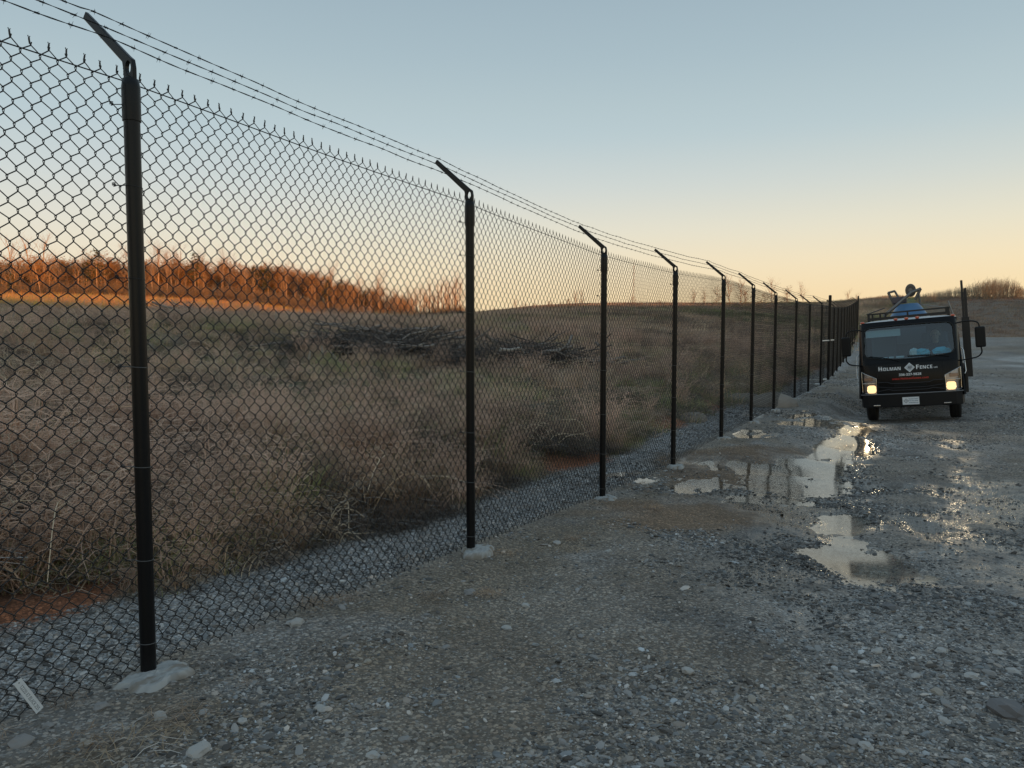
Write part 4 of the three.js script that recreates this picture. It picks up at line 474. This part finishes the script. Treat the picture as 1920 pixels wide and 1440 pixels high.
  { const pts = []; const N = 160; for (let k = 0; k < N; k++) { const a = k / N * 6.2832; let lo = 0, hi = 1.3; for (let q = 0; q < 24; q++) { const m = (lo + hi) / 2, x = Math.cos(a) * m, y = 1.69 + Math.sin(a) * m * 0.6; if (inWS(x, y)) lo = m; else hi = m; } const x = Math.cos(a) * lo, y = 1.69 + Math.sin(a) * lo * 0.6; pts.push([x, y, surf(x, y) + 0.002]); } pts.push(pts[0]); part(ws, 'gasket', tubeGeo(pts, 0.013, 6), rubber); }
  for (const s of [-1, 1]) { const bx = s < 0 ? -0.18 : 0.72, tx = s < 0 ? -0.76 : -0.02, by = s < 0 ? 1.295 : 1.33, ty = s < 0 ? 1.42 : 1.385, pts = []; for (let k = 0; k <= 8; k++) { const t = k / 8, x = mix(bx, tx, t), y = mix(by, ty, t) + 0.02 * Math.sin(Math.PI * t); pts.push([x, y, surf(x, y) + 0.022]); } part(truck, 'wiper', tubeGeo(pts, 0.0075, 6), plastic); }
  // lettering on the front panel
  { const cv = document.createElement('canvas'); cv.width = 1280; cv.height = 420; const c = cv.getContext('2d'); c.clearRect(0, 0, 1280, 420); c.textBaseline = 'alphabetic'; const small = (t, x, y, big, sm, col) => { c.fillStyle = col; c.font = `bold ${big}px sans-serif`; c.fillText(t[0], x, y); const w = c.measureText(t[0]).width; c.font = `bold ${sm}px sans-serif`; c.fillText(t.slice(1), x + w + 2, y); return x + w + 2 + c.measureText(t.slice(1)).width; };
    const e1 = small('HOLMAN', 30, 165, 128, 98, '#e9ecef'); const e2 = small('FENCE', 758, 165, 128, 98, '#e9ecef'); c.font = 'bold 44px sans-serif'; c.fillText('LLC', Math.min(e2 + 18, 1185), 165);
    c.save(); c.translate(645, 122); c.rotate(Math.PI / 4); c.fillStyle = '#b9bec3'; c.fillRect(-72, -72, 144, 144); c.strokeStyle = '#e9ecef'; c.lineWidth = 9; c.strokeRect(-66, -66, 132, 132); c.restore(); c.fillStyle = '#14161a'; c.font = 'italic bold 92px sans-serif'; c.textAlign = 'center'; c.fillText('HF', 645, 154, 84);
    c.fillStyle = '#e9ecef'; c.font = 'bold 70px sans-serif'; c.fillText('336-337-9828', 645, 292); c.fillStyle = '#c8281e'; c.font = 'bold 60px sans-serif'; c.fillText('www.HolmanFence.com', 645, 372); c.textAlign = 'left';
    const t = new THREE.CanvasTexture(cv); t.colorSpace = THREE.SRGBColorSpace; part(cab, 'lettering', patch(-0.61, 0.61, 0.865, 1.265, 60, 20, () => true, 0.004, true), new THREE.MeshStandardMaterial({ map: t, transparent: true, roughness: 0.45 })); }
  // crease below the windshield, grille lines
  const onSkin = (list, r, name, m, off = 0.004) => { const pts = []; for (let k = 0; k < list.length - 1; k++) for (let q = 0; q < 6; q++) { const t = q / 6, x = mix(list[k][0], list[k + 1][0], t), y = mix(list[k][1], list[k + 1][1], t); pts.push([x, y, surf(x, y) + off]); } const e = list[list.length - 1]; pts.push([e[0], e[1], surf(e[0], e[1]) + off]); return part(cab, name, tubeGeo(pts, r, 6), m); };
  const barM = phys(0.03, 0.03, 0.034, 0.25, 0, { specularIntensity: 0.8 });
  for (const s of [-1, 1]) onSkin([[s * 0.61, 1.235], [s * 0.59, 0.98], [s * 0.6, 0.66]], 0.004, 'panel_seam', rubber, 0.001);
  onSkin([[-0.88, 1.3], [-0.8, 1.245]], 0.005, 'panel_seam', rubber, 0.001);
  onSkin([[-0.8, 1.245], [-0.4, 1.268], [0, 1.275], [0.4, 1.268], [0.8, 1.245]], 0.006, 'panel_seam', plastic, 0);
  onSkin([[-0.6, 0.87], [-0.42, 0.87], [-0.34, 0.835], [0.34, 0.835], [0.42, 0.87], [0.6, 0.87]], 0.010, 'grille_bar', barM);
  onSkin([[-0.6, 0.78], [-0.3, 0.745], [0.3, 0.745], [0.6, 0.78]], 0.008, 'grille_bar', barM);
  onSkin([[-0.6, 0.685], [-0.4, 0.72], [-0.32, 0.695], [0.32, 0.695], [0.4, 0.72], [0.6, 0.685]], 0.010, 'grille_bar', barM);
  part(cab, 'grille_slot', patch(-0.3, 0.3, 0.76, 0.815, 30, 6, () => true, 0.003), std(0.003, 0.003, 0.003, 0.9));
  // bumper
  { const b = new THREE.Shape([[-0.94, -0.28], [-0.90, 0.0], [-0.8, 0.085], [-0.4, 0.135], [0, 0.15], [0.4, 0.135], [0.8, 0.085], [0.90, 0.0], [0.94, -0.28]].map(q => new THREE.Vector2(...q))); const g = new THREE.ExtrudeGeometry(b, { depth: 0.235, bevelEnabled: true, bevelThickness: 0.015, bevelSize: 0.012, bevelSegments: 2 }); g.rotateX(Math.PI / 2); g.translate(0, 0.605, 0.93); const bm = part(truck, 'bumper', g, plastic);
    const rim = []; for (let k = 0; k <= 24; k++) { const u = k / 24 * 2 - 1; rim.push([u * 0.93, 0.625, 0.93 + 0.15 * (1 - 0.62 * u * u) - 0.3 * Math.max(0, Math.abs(u) - 0.85)]); } part(bm, 'trim_strip', tubeGeo(rim, 0.011, 6), std(0.25, 0.25, 0.26, 0.3, 0.9));
    const cv = document.createElement('canvas'); cv.width = 384; cv.height = 200; const c = cv.getContext('2d'); c.fillStyle = '#dfe3e6'; c.fillRect(0, 0, 384, 200); c.fillStyle = '#27313c'; c.save(); c.translate(80, 100); c.rotate(Math.PI / 4); c.lineWidth = 9; c.strokeStyle = '#27313c'; c.strokeRect(-40, -40, 80, 80); c.restore(); c.font = 'italic bold 48px sans-serif'; c.textAlign = 'center'; c.fillText('HF', 80, 117, 46); c.fillStyle = '#2c5573'; c.font = 'bold 34px sans-serif'; c.fillText('HOLMAN FENCE', 250, 62, 225); c.fillText('336-337-9828', 250, 113, 225); c.fillText('HOLMANFENCE.COM', 250, 164, 225); const t = new THREE.CanvasTexture(cv); t.colorSpace = THREE.SRGBColorSpace;
    const pm = part(truck, 'licence_plate', box(0, 0, 0, 0.305, 0.155, 0.008), std(0.7, 0.72, 0.74, 0.5)); pm.position.set(-0.01, 0.475, 1.108); const face = new THREE.PlaneGeometry(0.297, 0.147); face.translate(0, 0, 0.006); part(pm, 'plate_print', face, std(1, 1, 1, 0.5, 0, { map: t }));
    for (const s of [-1, 1]) part(bm, 'tow_hook', box(s * 0.64, 0.4, 1.045, 0.13, 0.022, 0.03, 0.006), chrome); }
  // headlights
  for (const s of [-1, 1]) {
    const P = HL, hl = part(truck, 'headlight', patch(s < 0 ? -0.93 : 0.6, s < 0 ? -0.6 : 0.93, 0.62, 1.12, 34, 50, (x, y) => inPoly(Math.abs(x), y, HL), -0.07), std(0.32, 0.30, 0.31, 0.3, 0.85));
    part(hl, 'lens', patch(s < 0 ? -0.93 : 0.6, s < 0 ? -0.6 : 0.93, 0.62, 1.12, 34, 50, (x, y) => inPoly(Math.abs(x), y, HL), 0.001), new THREE.MeshPhysicalMaterial({ color: 0xffffff, roughness: 0.05, transmission: 1, thickness: 0, ior: 1.45 }));
    const rim = HL.concat([HL[0]]), pts = []; for (let k = 0; k < 4; k++) for (let q = 0; q < 8; q++) { const x = s * mix(rim[k][0], rim[k + 1][0], q / 8), y = mix(rim[k][1], rim[k + 1][1], q / 8); pts.push([x, y, surf(x, y) + 0.003]); } pts.push(pts[0]); part(hl, 'bezel', tubeGeo(pts, 0.008, 6), chrome);
    const lx = s * 0.725, ly = 0.735, lz = surf(lx, ly) - 0.045; const lamp = box(0, 0, 0, 0.17, 0.16, 0.1, 0.048); lamp.rotateY(s * 0.14); const lm = part(hl, 'lamp', lamp, new THREE.MeshStandardMaterial({ color: 0x000000, emissive: new THREE.Color().setRGB(1, 0.66, 0.3), emissiveIntensity: 1.7, roughness: 0.3 })); lm.position.set(lx, ly, lz);
    for (let k = 0; k < 3; k++) { const dot = new THREE.SphereGeometry(0.036, 14, 10); dot.scale(1, 1, 0.45); part(hl, 'bulb', dot, new THREE.MeshStandardMaterial({ color: 0x000000, emissive: new THREE.Color().setRGB(1, 0.84, 0.55), emissiveIntensity: k === 1 ? 4 : 2.2, roughness: 0.3 })).position.set(lx + (k - 1) * 0.05, ly + (k === 1 ? 0.02 : -0.02), lz + 0.014); }
    part(hl, 'divider', box(s * 0.765, 0.86, surf(s * 0.765, 0.86) - 0.035, 0.25, 0.018, 0.03, 0.005), chrome);
    part(hl, 'turn_signal', box(s * 0.78, 0.945, surf(s * 0.78, 0.945) - 0.05, 0.16, 0.07, 0.03, 0.012), std(0.35, 0.22, 0.16, 0.25, 0.3));
    const L = new THREE.SpotLight(new THREE.Color().setRGB(1, 0.78, 0.48), 2.2, 0, 0.62, 0.7, 2); L.position.set(lx, ly, lz + 0.16); L.target.position.set(lx, ly - 1.1, lz + 12); L.castShadow = true; L.shadow.radius = 2; truck.add(L, L.target); L.name = 'headlight_beam'; L.target.name = 'headlight_aim';
  }
  // marker lamps on the roof edge
  for (const x of [-0.84, -0.2, 0, 0.2, 0.84]) { const g = new THREE.SphereGeometry(0.036, 14, 10); g.scale(1.15, 0.8, 1); part(truck, 'marker_lamp', g, phys(0.62, 0.12, 0.05, 0.25, 0, { clearcoat: 0.6 })).position.set(x, 2.155 - 0.05 * Math.abs(x) ** 6, surf(x, 2.1) - 0.05); }
  // mirrors on bent arms
  for (const s of [-1, 1]) { const mx = s < 0 ? -1.17 : 1.28, m = part(truck, 'mirror', box(0, 0, 0, 0.185, 0.41, 0.07, 0.032), plastic); m.position.set(mx, 1.66, 0.86); m.rotation.y = s * 0.25; part(m, 'mirror_glass', box(0, 0, -0.034, 0.15, 0.36, 0.008), mirrorM);
    part(m, 'mirror_arm', curve([[-s * 0.36 + (s < 0 ? -0.1 : 0), 0.31, -0.26], [-s * 0.17, 0.335, -0.14], [-s * 0.03, 0.29, -0.02], [0, 0.18, 0]], 16, 0.014), plastic); part(m, 'mirror_arm', curve([[0, -0.18, 0], [0.01 * s, -0.3, 0], [-s * 0.04, -0.38, -0.04], [-s * 0.2, -0.42, -0.1], [-s * 0.34 + (s < 0 ? -0.1 : 0), -0.44, -0.14]], 18, 0.014), plastic); }
  // cab interior
  part(truck, 'dashboard', merged([box(0, 1.25, 0.66, 1.72, 0.2, 0.42, 0.04), box(0, 1.02, 0.72, 1.72, 0.4, 0.2)]), inner);
  for (const x of [-0.5, 0.5]) { const st = part(truck, 'seat', box(x, 1.13, -0.25, 0.52, 0.15, 0.5, 0.05), cloth); part(st, 'backrest', box(x, 1.5, -0.52, 0.5, 0.66, 0.13, 0.05), cloth); part(st, 'headrest', box(x, 1.9, -0.52, 0.27, 0.16, 0.09, 0.035), cloth); }
  const wheel = new THREE.TorusGeometry(0.205, 0.015, 8, 32); wheel.rotateX(-0.95); const sw = part(truck, 'steering_wheel', wheel, plastic); sw.position.set(0.5, 1.46, 0.28); part(sw, 'column', tubeGeo([[0, 0, 0], [0, -0.2, 0.25]], 0.03, 8), plastic); for (const a of [0, 2.1, 4.2]) part(sw, 'spoke', tubeGeo([[0, 0, 0], [Math.sin(a) * 0.2, Math.cos(a) * 0.2 * Math.cos(0.95), -Math.cos(a) * 0.2 * Math.sin(0.95) * -1 * -1]], 0.012, 6), plastic);
  part(truck, 'sun_visor', box(-0.46, 1.885, 0.6, 0.66, 0.15, 0.02, 0.008), std(0.42, 0.44, 0.44, 0.8));
  // wheels
  const tyre = () => { const g = new THREE.LatheGeometry([[0.24, -0.1], [0.33, -0.108], [0.372, -0.095], [0.385, -0.07], [0.388, -0.035], [0.378, -0.033], [0.378, -0.022], [0.389, -0.02], [0.389, 0.02], [0.378, 0.022], [0.378, 0.033], [0.388, 0.035], [0.385, 0.07], [0.372, 0.095], [0.33, 0.108], [0.24, 0.1]].map(q => new THREE.Vector2(...q)), 48); g.rotateZ(Math.PI / 2); return g; }, tg = tyre(), rimG = new THREE.LatheGeometry([[0, -0.03], [0.09, -0.03], [0.1, -0.06], [0.2, -0.02], [0.24, -0.07], [0.25, -0.09], [0.25, 0.09], [0.02, 0.05]].map(q => new THREE.Vector2(...q)), 32); rimG.rotateZ(Math.PI / 2);
  for (const [x, z, y] of [[-0.79, 0, 0], [0.79, 0, 0], [-0.92, -3.3, 0], [-0.68, -3.3, 0], [0.92, -3.3, 0], [0.68, -3.3, 0]]) { const w = part(truck, 'wheel', tg, rubber); w.position.set(x, 0.385, z); part(w, 'rim', rimG, std(0.5, 0.5, 0.5, 0.4, 0.8)); }
  part(truck, 'axle', tubeGeo([[-0.75, 0.4, 0], [0.75, 0.4, 0]], 0.06, 8), frameM); part(truck, 'axle', tubeGeo([[-0.9, 0.4, -3.3], [0.9, 0.4, -3.3]], 0.07, 8), frameM);
  part(truck, 'chassis', merged([box(-0.38, 0.66, -1.9, 0.08, 0.2, 5.2), box(0.38, 0.66, -1.9, 0.08, 0.2, 5.2), box(0, 0.62, 0.45, 0.8, 0.25, 0.7), box(0, 0.55, -0.7, 0.7, 0.3, 0.8)]), frameM);
  for (const s of [-1, 1]) part(truck, 'fender', curve([[s * 0.8, 0.5, 0.52], [s * 0.8, 0.78, 0.36], [s * 0.8, 0.86, 0], [s * 0.8, 0.78, -0.36], [s * 0.8, 0.5, -0.52]], 20, 0.05, 6), plastic);
  // flatbed, headache rack, side stakes
  part(truck, 'flatbed', merged([box(0, 0.93, -2.75, 2.12, 0.12, 3.7), box(-1.04, 1.04, -2.75, 0.04, 0.12, 3.7), box(1.04, 1.04, -2.75, 0.04, 0.12, 3.7)]), frameM);
  part(truck, 'tool_box', box(0.93, 0.68, -1.35, 0.3, 0.42, 0.7, 0.02), plastic);
  const rack = part(truck, 'headache_rack', box(0, 2.35, -0.98, 1.66, 0.035, 0.05), frameM); part(rack, 'rack_bar', box(0, 2.235, -0.98, 1.66, 0.06, 0.06), frameM); part(rack, 'rack_panel', box(0, 1.58, -0.99, 1.55, 1.2, 0.02), std(0.12, 0.13, 0.14, 0.6));
  for (const x of [-0.8, 0.8]) part(rack, 'rack_post', box(x, 1.66, -0.98, 0.05, 1.36, 0.05), frameM); for (const x of [-0.72, -0.56, -0.45, 0, 0.76]) part(rack, 'rack_post', box(x, 2.29, -0.983, 0.035, 0.1, 0.03), frameM); for (const x of [-0.72, -0.56]) part(rack, 'rack_post', box(x, 2.16, -0.983, 0.035, 0.1, 0.03), frameM);
  for (const [x, h, w] of [[1.09, 2.92, 0.046], [1.145, 2.74, 0.056]]) part(truck, 'stake', box(x, (h + 0.9) / 2, -1.05, w, h - 0.9, w, 0.006), frameM);
  part(truck, 'stake_pocket', box(1.12, 1.45, -1.05, 0.15, 1.32, 0.09, 0.01), frameM); part(truck, 'side_step', box(1.06, 0.72, -0.95, 0.06, 0.5, 0.25, 0.01), frameM);
  part(truck, 'rack_brace', tubeGeo([[0.81, 2.5, -1.0], [0.9, 2.15, -1.0]], 0.014, 6), std(0.3, 0.3, 0.3, 0.4, 0.8)); part(truck, 'tie_strap', tubeGeo([[0.3, 2.5, -1.9], [0.84, 2.34, -1.0]], 0.01, 5), std(0.3, 0.29, 0.27, 0.8)); part(truck, 'tie_strap', tubeGeo([[-0.5, 2.5, -1.9], [-0.84, 2.36, -1.0]], 0.012, 5), frameM);
}
{ // machine carried on the bed
  const g = new THREE.Group(); inTruck(g); top(g, 'concrete_mixer', 'blue drum mixer with grey steel frame riding on the truck bed', 'mixer');
  const grey = std(0.2, 0.19, 0.18, 0.5, 0.5), dark = std(0.06, 0.06, 0.06, 0.6, 0.4);
  const lathe = l => { const q = new THREE.LatheGeometry(l.map(v => new THREE.Vector2(...v)), 36); q.translate(0, 0, -2.0); return q; };
  const drum = part(g, 'drum', lathe([[0, 1.2], [0.36, 1.22], [0.46, 1.5], [0.46, 2.12], [0.42, 2.25], [0.38, 2.31], [0.24, 2.53], [0.2, 2.555], [0.1, 2.56], [0, 2.562]]), phys(0.08, 0.19, 0.36, 0.4, 0));
  part(drum, 'white_band', lathe([[0.463, 2.1], [0.447, 2.2], [0.436, 2.262]]), std(0.6, 0.66, 0.72, 0.5));
  part(g, 'stand', merged([box(-0.35, 1.12, -2, 0.08, 0.26, 1.0), box(0.35, 1.12, -2, 0.08, 0.26, 1.0), box(0, 1.05, -2, 0.8, 0.08, 0.1)]), dark);
  const bar = (n, a, b, w = 0.05) => part(g, n, tubeGeo([a, b], w * 0.6, 4), grey);
  bar('frame_beam', [-0.52, 2.3, -1.6], [0.1, 2.8, -1.75], 0.06); bar('frame_beam', [0.08, 2.79, -1.75], [0.3, 2.87, -1.78], 0.06); bar('frame_beam', [0.29, 2.87, -1.78], [0.16, 2.62, -1.8], 0.055);
  bar('bracket', [-0.4, 2.87, -2.0], [-0.29, 2.55, -2.0], 0.05); bar('bracket', [-0.41, 2.86, -2.0], [-0.25, 2.89, -2.0], 0.045); bar('bracket', [-0.26, 2.89, -2.0], [-0.17, 2.68, -2.0], 0.04); bar('bracket', [0.24, 2.8, -2.1], [0.27, 2.45, -2.1], 0.04);
  part(g, 'motor_cover', box(-0.17, 2.66, -2.05, 0.3, 0.15, 0.35, 0.02), std(0.11, 0.09, 0.1, 0.6));
  const w = new THREE.TorusGeometry(0.075, 0.04, 10, 24); w.scale(1, 1.35, 1); const wh = part(g, 'wheel', w, std(0.12, 0.105, 0.09, 0.7)); wh.position.set(0.08, 2.86, -1.9); const hub = new THREE.CylinderGeometry(0.06, 0.06, 0.05, 16); hub.rotateX(Math.PI / 2); hub.scale(1, 1.3, 1); part(wh, 'hub', hub, grey);
}
{ // things on the dashboard
  const bundle = (seed, sx, sy, sz) => { const g = new THREE.IcosahedronGeometry(1, 4), p = g.attributes.position; for (let k = 0; k < p.count; k++) { const x = p.getX(k), y = p.getY(k), z = p.getZ(k), r = 0.7 + 0.5 * fbm(x * 2.5 + seed, y * 2.5 + z * 2.1, 3, seed) + 0.25 * Math.abs(vnoise(x * 6 + seed, z * 6 + y * 5, seed) - 0.5); p.setXYZ(k, x * r * sx, Math.max(-0.6, y * r) * sy, z * r * sz); } g.computeVertexNormals(); return g; };
  const cloth = (name, label, geo, m, x, y, z, ry) => { const o = new THREE.Group(); inTruck(o); const c = part(o, 'folded_cloth', geo, m); c.position.set(x, y, z); c.rotation.y = ry; return top(o, name, label, 'cloth'); };
  cloth('blue_cloth', 'crumpled bright blue cloth on the dashboard before the steering wheel', bundle(3, 0.17, 0.085, 0.07), std(0.08, 0.42, 0.52, 0.9), 0.6, 1.435, 0.66, 0.25);
  cloth('blue_glove', 'light blue rag beside a white rag on the dashboard', bundle(5, 0.15, 0.08, 0.07), std(0.1, 0.42, 0.5, 0.9), 0.24, 1.43, 0.68, -0.3);
  cloth('white_rag', 'crumpled white rag on the middle of the dashboard', bundle(8, 0.085, 0.095, 0.06), std(0.55, 0.56, 0.54, 0.9), 0.1, 1.44, 0.67, 0.2);
  const o = new THREE.Group(); inTruck(o); for (const [x, w, h] of [[-0.16, 0.14, 0.035], [-0.32, 0.07, 0.03], [-0.45, 0.08, 0.02]]) { const m = part(o, 'sheet', box(0, 0, 0, w, h, 0.09, 0.004), std(0.5, 0.52, 0.53, 0.8)); m.position.set(x, 1.372, 0.76); m.rotation.y = x; } top(o, 'paper_stack', 'white papers lying along the dashboard on the passenger side', 'paper');
}
{ // driver
  const g = new THREE.Group(); inTruck(g);
  const cap = (p, a, b, ra, rb) => { const ab = [b[0] - a[0], b[1] - a[1], b[2] - a[2]], t = clamp(((p[0] - a[0]) * ab[0] + (p[1] - a[1]) * ab[1] + (p[2] - a[2]) * ab[2]) / (ab[0] ** 2 + ab[1] ** 2 + ab[2] ** 2 || 1)); return Math.hypot(p[0] - a[0] - ab[0] * t, p[1] - a[1] - ab[1] * t, p[2] - a[2] - ab[2] * t) - mix(ra, rb, t); };
  const smin = (a, b, k) => { const h = clamp(0.5 + 0.5 * (b - a) / k); return mix(b, a, h) - k * h * (1 - h); };
  const mesh = (bones, c, half, n, k) => { const mc = new MarchingCubes(n, new THREE.MeshBasicMaterial(), false, false, 200000); mc.isolation = 0; for (let z = 0; z < n; z++) for (let y = 0; y < n; y++) for (let x = 0; x < n; x++) { const p = [c[0] + (x / n * 2 - 1) * half, c[1] + (y / n * 2 - 1) * half, c[2] + (z / n * 2 - 1) * half]; let d = 9; for (const b of bones) d = smin(d, cap(p, ...b), b[4] ?? k); mc.field[x + y * n + z * n * n] = -d; } mc.update(); const gm = new THREE.BufferGeometry(), P = new Float32Array(mc.positionArray.slice(0, mc.count * 3)); for (let i = 0; i < P.length; i += 3) { P[i] = c[0] + P[i] * half; P[i + 1] = c[1] + P[i + 1] * half; P[i + 2] = c[2] + P[i + 2] * half; } gm.setAttribute('position', new THREE.BufferAttribute(P, 3)); gm.computeVertexNormals(); return gm; };
  const X = 0.52, H = [X - 0.01, 1.775, -0.12];
  const torso = [[[X - 0.05, 1.22, -0.34], [X - 0.05, 1.5, -0.33], 0.15, 0.155], [[X + 0.05, 1.22, -0.34], [X + 0.05, 1.5, -0.33], 0.15, 0.155], [[X - 0.17, 1.56, -0.31], [X + 0.17, 1.56, -0.31], 0.075, 0.075], [[X, 1.55, -0.29], [X, 1.68, -0.2], 0.06, 0.055]];
  for (const s of [-1, 1]) torso.push([[X + s * 0.19, 1.55, -0.3], [X + s * 0.27, 1.32, -0.16], 0.06, 0.05, 0.03], [[X + s * 0.27, 1.32, -0.16], [X + s * 0.19, 1.45, 0.13], 0.048, 0.034, 0.02], [[X + s * 0.09, 1.22, -0.3], [X + s * 0.13, 1.25, 0.12], 0.085, 0.07, 0.03], [[X + s * 0.13, 1.25, 0.12], [X + s * 0.13, 0.86, 0.3], 0.065, 0.045, 0.02]);
  const head = [[[H[0], H[1] + 0.03, H[2] - 0.012], [H[0], H[1] + 0.035, H[2] + 0.02], 0.082, 0.08], [[H[0], H[1] - 0.05, H[2] + 0.03], [H[0], H[1] - 0.085, H[2] + 0.045], 0.058, 0.04], [[H[0], H[1] + 0.01, H[2] + 0.095], [H[0], H[1] - 0.025, H[2] + 0.115], 0.009, 0.014, 0.012], [[H[0] - 0.035, H[1] + 0.028, H[2] + 0.088], [H[0] + 0.035, H[1] + 0.028, H[2] + 0.088], 0.012, 0.012, 0.015], [[H[0] - 0.02, H[1] - 0.055, H[2] + 0.088], [H[0] + 0.02, H[1] - 0.055, H[2] + 0.088], 0.007, 0.007, 0.008], [[H[0] - 0.084, H[1] + 0.01, H[2] - 0.005], [H[0] - 0.086, H[1] - 0.02, H[2]], 0.016, 0.01, 0.008], [[H[0] + 0.084, H[1] + 0.01, H[2] - 0.005], [H[0] + 0.086, H[1] - 0.02, H[2]], 0.016, 0.01, 0.008], [[H[0], H[1] - 0.06, H[2] - 0.01], [H[0], H[1] - 0.14, H[2] - 0.05], 0.052, 0.055]];
  const hand = s => { const c = [X + s * 0.19, 1.46, 0.16], b = [[[c[0], c[1] - 0.01, c[2] - 0.02], [c[0], c[1] + 0.015, c[2] + 0.03], 0.03, 0.028]]; for (let f = 0; f < 4; f++) { const o = (f - 1.5) * 0.02, k = [c[0] + o, c[1] + 0.028, c[2] + 0.05], l = [0.034, 0.04, 0.037, 0.028][f]; b.push([[c[0] + o * 0.9, c[1] + 0.015, c[2] + 0.025], k, 0.0095, 0.009, 0.006], [k, [k[0], k[1] - 0.012, k[2] + l * 0.7], 0.009, 0.0085, 0.004], [[k[0], k[1] - 0.012, k[2] + l * 0.7], [k[0], k[1] - 0.036, k[2] + l * 0.45], 0.0085, 0.008, 0.004]); } b.push([[c[0] - s * 0.026, c[1], c[2]], [c[0] - s * 0.045, c[1] - 0.012, c[2] + 0.03], 0.011, 0.01, 0.008], [[c[0] - s * 0.045, c[1] - 0.012, c[2] + 0.03], [c[0] - s * 0.03, c[1] - 0.02, c[2] + 0.055], 0.01, 0.0085, 0.004]); return mesh(b, [c[0], c[1], c[2] + 0.02], 0.11, 56, 0.012); };
  part(g, 'body', mergeGeometries([mesh(head, [H[0], H[1] - 0.02, H[2] + 0.01], 0.19, 84, 0.03), hand(-1), hand(1)]), std(0.36, 0.22, 0.16, 0.6));
  part(g, 'jacket', mesh(torso, [X, 1.3, -0.05], 0.52, 84, 0.05), std(0.02, 0.022, 0.026, 0.9));
  const hair = new THREE.SphereGeometry(0.092, 24, 12, 0, 6.2832, 0, 1.45); hair.rotateX(-0.45); hair.translate(H[0], H[1] + 0.038, H[2] - 0.012); part(g, 'hair', hair, std(0.03, 0.024, 0.02, 0.9));
  const eyes = []; for (const s of [-1, 1]) { const e = new THREE.SphereGeometry(0.012, 10, 8); e.translate(H[0] + s * 0.03, H[1] + 0.008, H[2] + 0.088); eyes.push(e); } part(g, 'eyes', merged(eyes), std(0.05, 0.04, 0.04, 0.3));
  top(g, 'person', 'driver in a dark jacket with both hands on the steering wheel', 'person');
}
{ // far small things
  const Z = 205, X = ray(1629, 562)[0] * Z, g = new THREE.Group(); g.position.copy(W(X, height(X, Z) - 0.1, Z)); part(g, 'wall', box(0, 0.65, 0, 2.3, 1.3, 2), std(0.4, 0.4, 0.38, 0.8)); part(g, 'door', box(-0.7, 0.6, 1.01, 0.9, 1.1, 0.04), std(0.05, 0.05, 0.05, 0.8)); const r = new THREE.CylinderGeometry(1.35, 1.35, 2.5, 3, 1); r.rotateZ(Math.PI / 2); r.rotateX(Math.PI / 6); r.scale(1, 0.3, 1); r.translate(0, 1.45, 0); part(g, 'roof', r, std(0.2, 0.2, 0.2, 0.8)); top(g, 'shed', 'tiny pale shed on the green hill skyline beyond the fence end', 'shed');
  const m = new MB(), Zm = 260, Xm = ray(1188, 560)[0] * Zm, hm = 15; const leg = (k, t) => { const a = k * 2.094, r = mix(0.5, 0.2, t); return [Math.cos(a) * r, t * hm - 0.5, Math.sin(a) * r]; }; for (let k = 0; k < 3; k++) { m.tube([leg(k, 0), leg(k, 1)], 0.035, 4); for (let j = 0; j < 14; j++) { m.tube([leg(k, j / 14), leg((k + 1) % 3, (j + 1) / 14)], 0.02, 3); } } m.tube([[0, hm - 0.6, 0], [0, hm + 1.2, 0]], 0.03, 4); const o = new THREE.Mesh(m.geo(), std(0.4, 0.38, 0.36, 0.6, 0.4)); o.position.copy(W(Xm, height(Xm, Zm), Zm)); top(o, 'lattice_mast', 'thin lattice mast far off behind the chain-link', 'mast');
  for (const [px, py, Zp, len, ry, lab] of [[1532, 693, 24, 0.85, 0.5, 'white pipe lying in the grass behind the brace rail'], [1520, 699, 22.5, 0.5, -0.3, 'shorter white pipe on the soil by the fence foot']]) { const X = ray(px, py)[0] * Zp, o = new THREE.Mesh(new THREE.CylinderGeometry(0.028, 0.028, len, 10, 1, true).rotateZ(Math.PI / 2), std(0.6, 0.6, 0.58, 0.5)); o.position.copy(W(X, height(X, Zp) + 0.12, Zp)); o.rotation.y = ry; top(o, 'pipe', lab, 'pipe'); }
  for (const [px, py, Zp, w, h, lab] of [[1450, 742, 17.5, 1.1, 0.28, 'low mound of pale soil just behind the fence'], [1395, 735, 18.5, 0.9, 0.2, 'small heap of pale soil in the weeds'], [1300, 768, 14.2, 0.5, 0.16, 'pale sand heap at the gravel edge behind the fence']]) { const X = ray(px, py)[0] * Zp, gq = new THREE.IcosahedronGeometry(1, 4), p = gq.attributes.position; for (let k = 0; k < p.count; k++) { const x = p.getX(k), y = p.getY(k), z = p.getZ(k), r = 0.8 + 0.4 * fbm(x * 2 + px, z * 2 + y, 4, 7); p.setXYZ(k, x * r * w * 0.5, y * r * h, z * r * w * 0.5); } gq.computeVertexNormals(); const o = new THREE.Mesh(gq, std(0.3, 0.26, 0.22, 0.95)); o.position.copy(W(X, height(X, Zp), Zp)); top(o, 'soil_mound', lab, 'mound'); }
}
renderer.render(scene, camera);
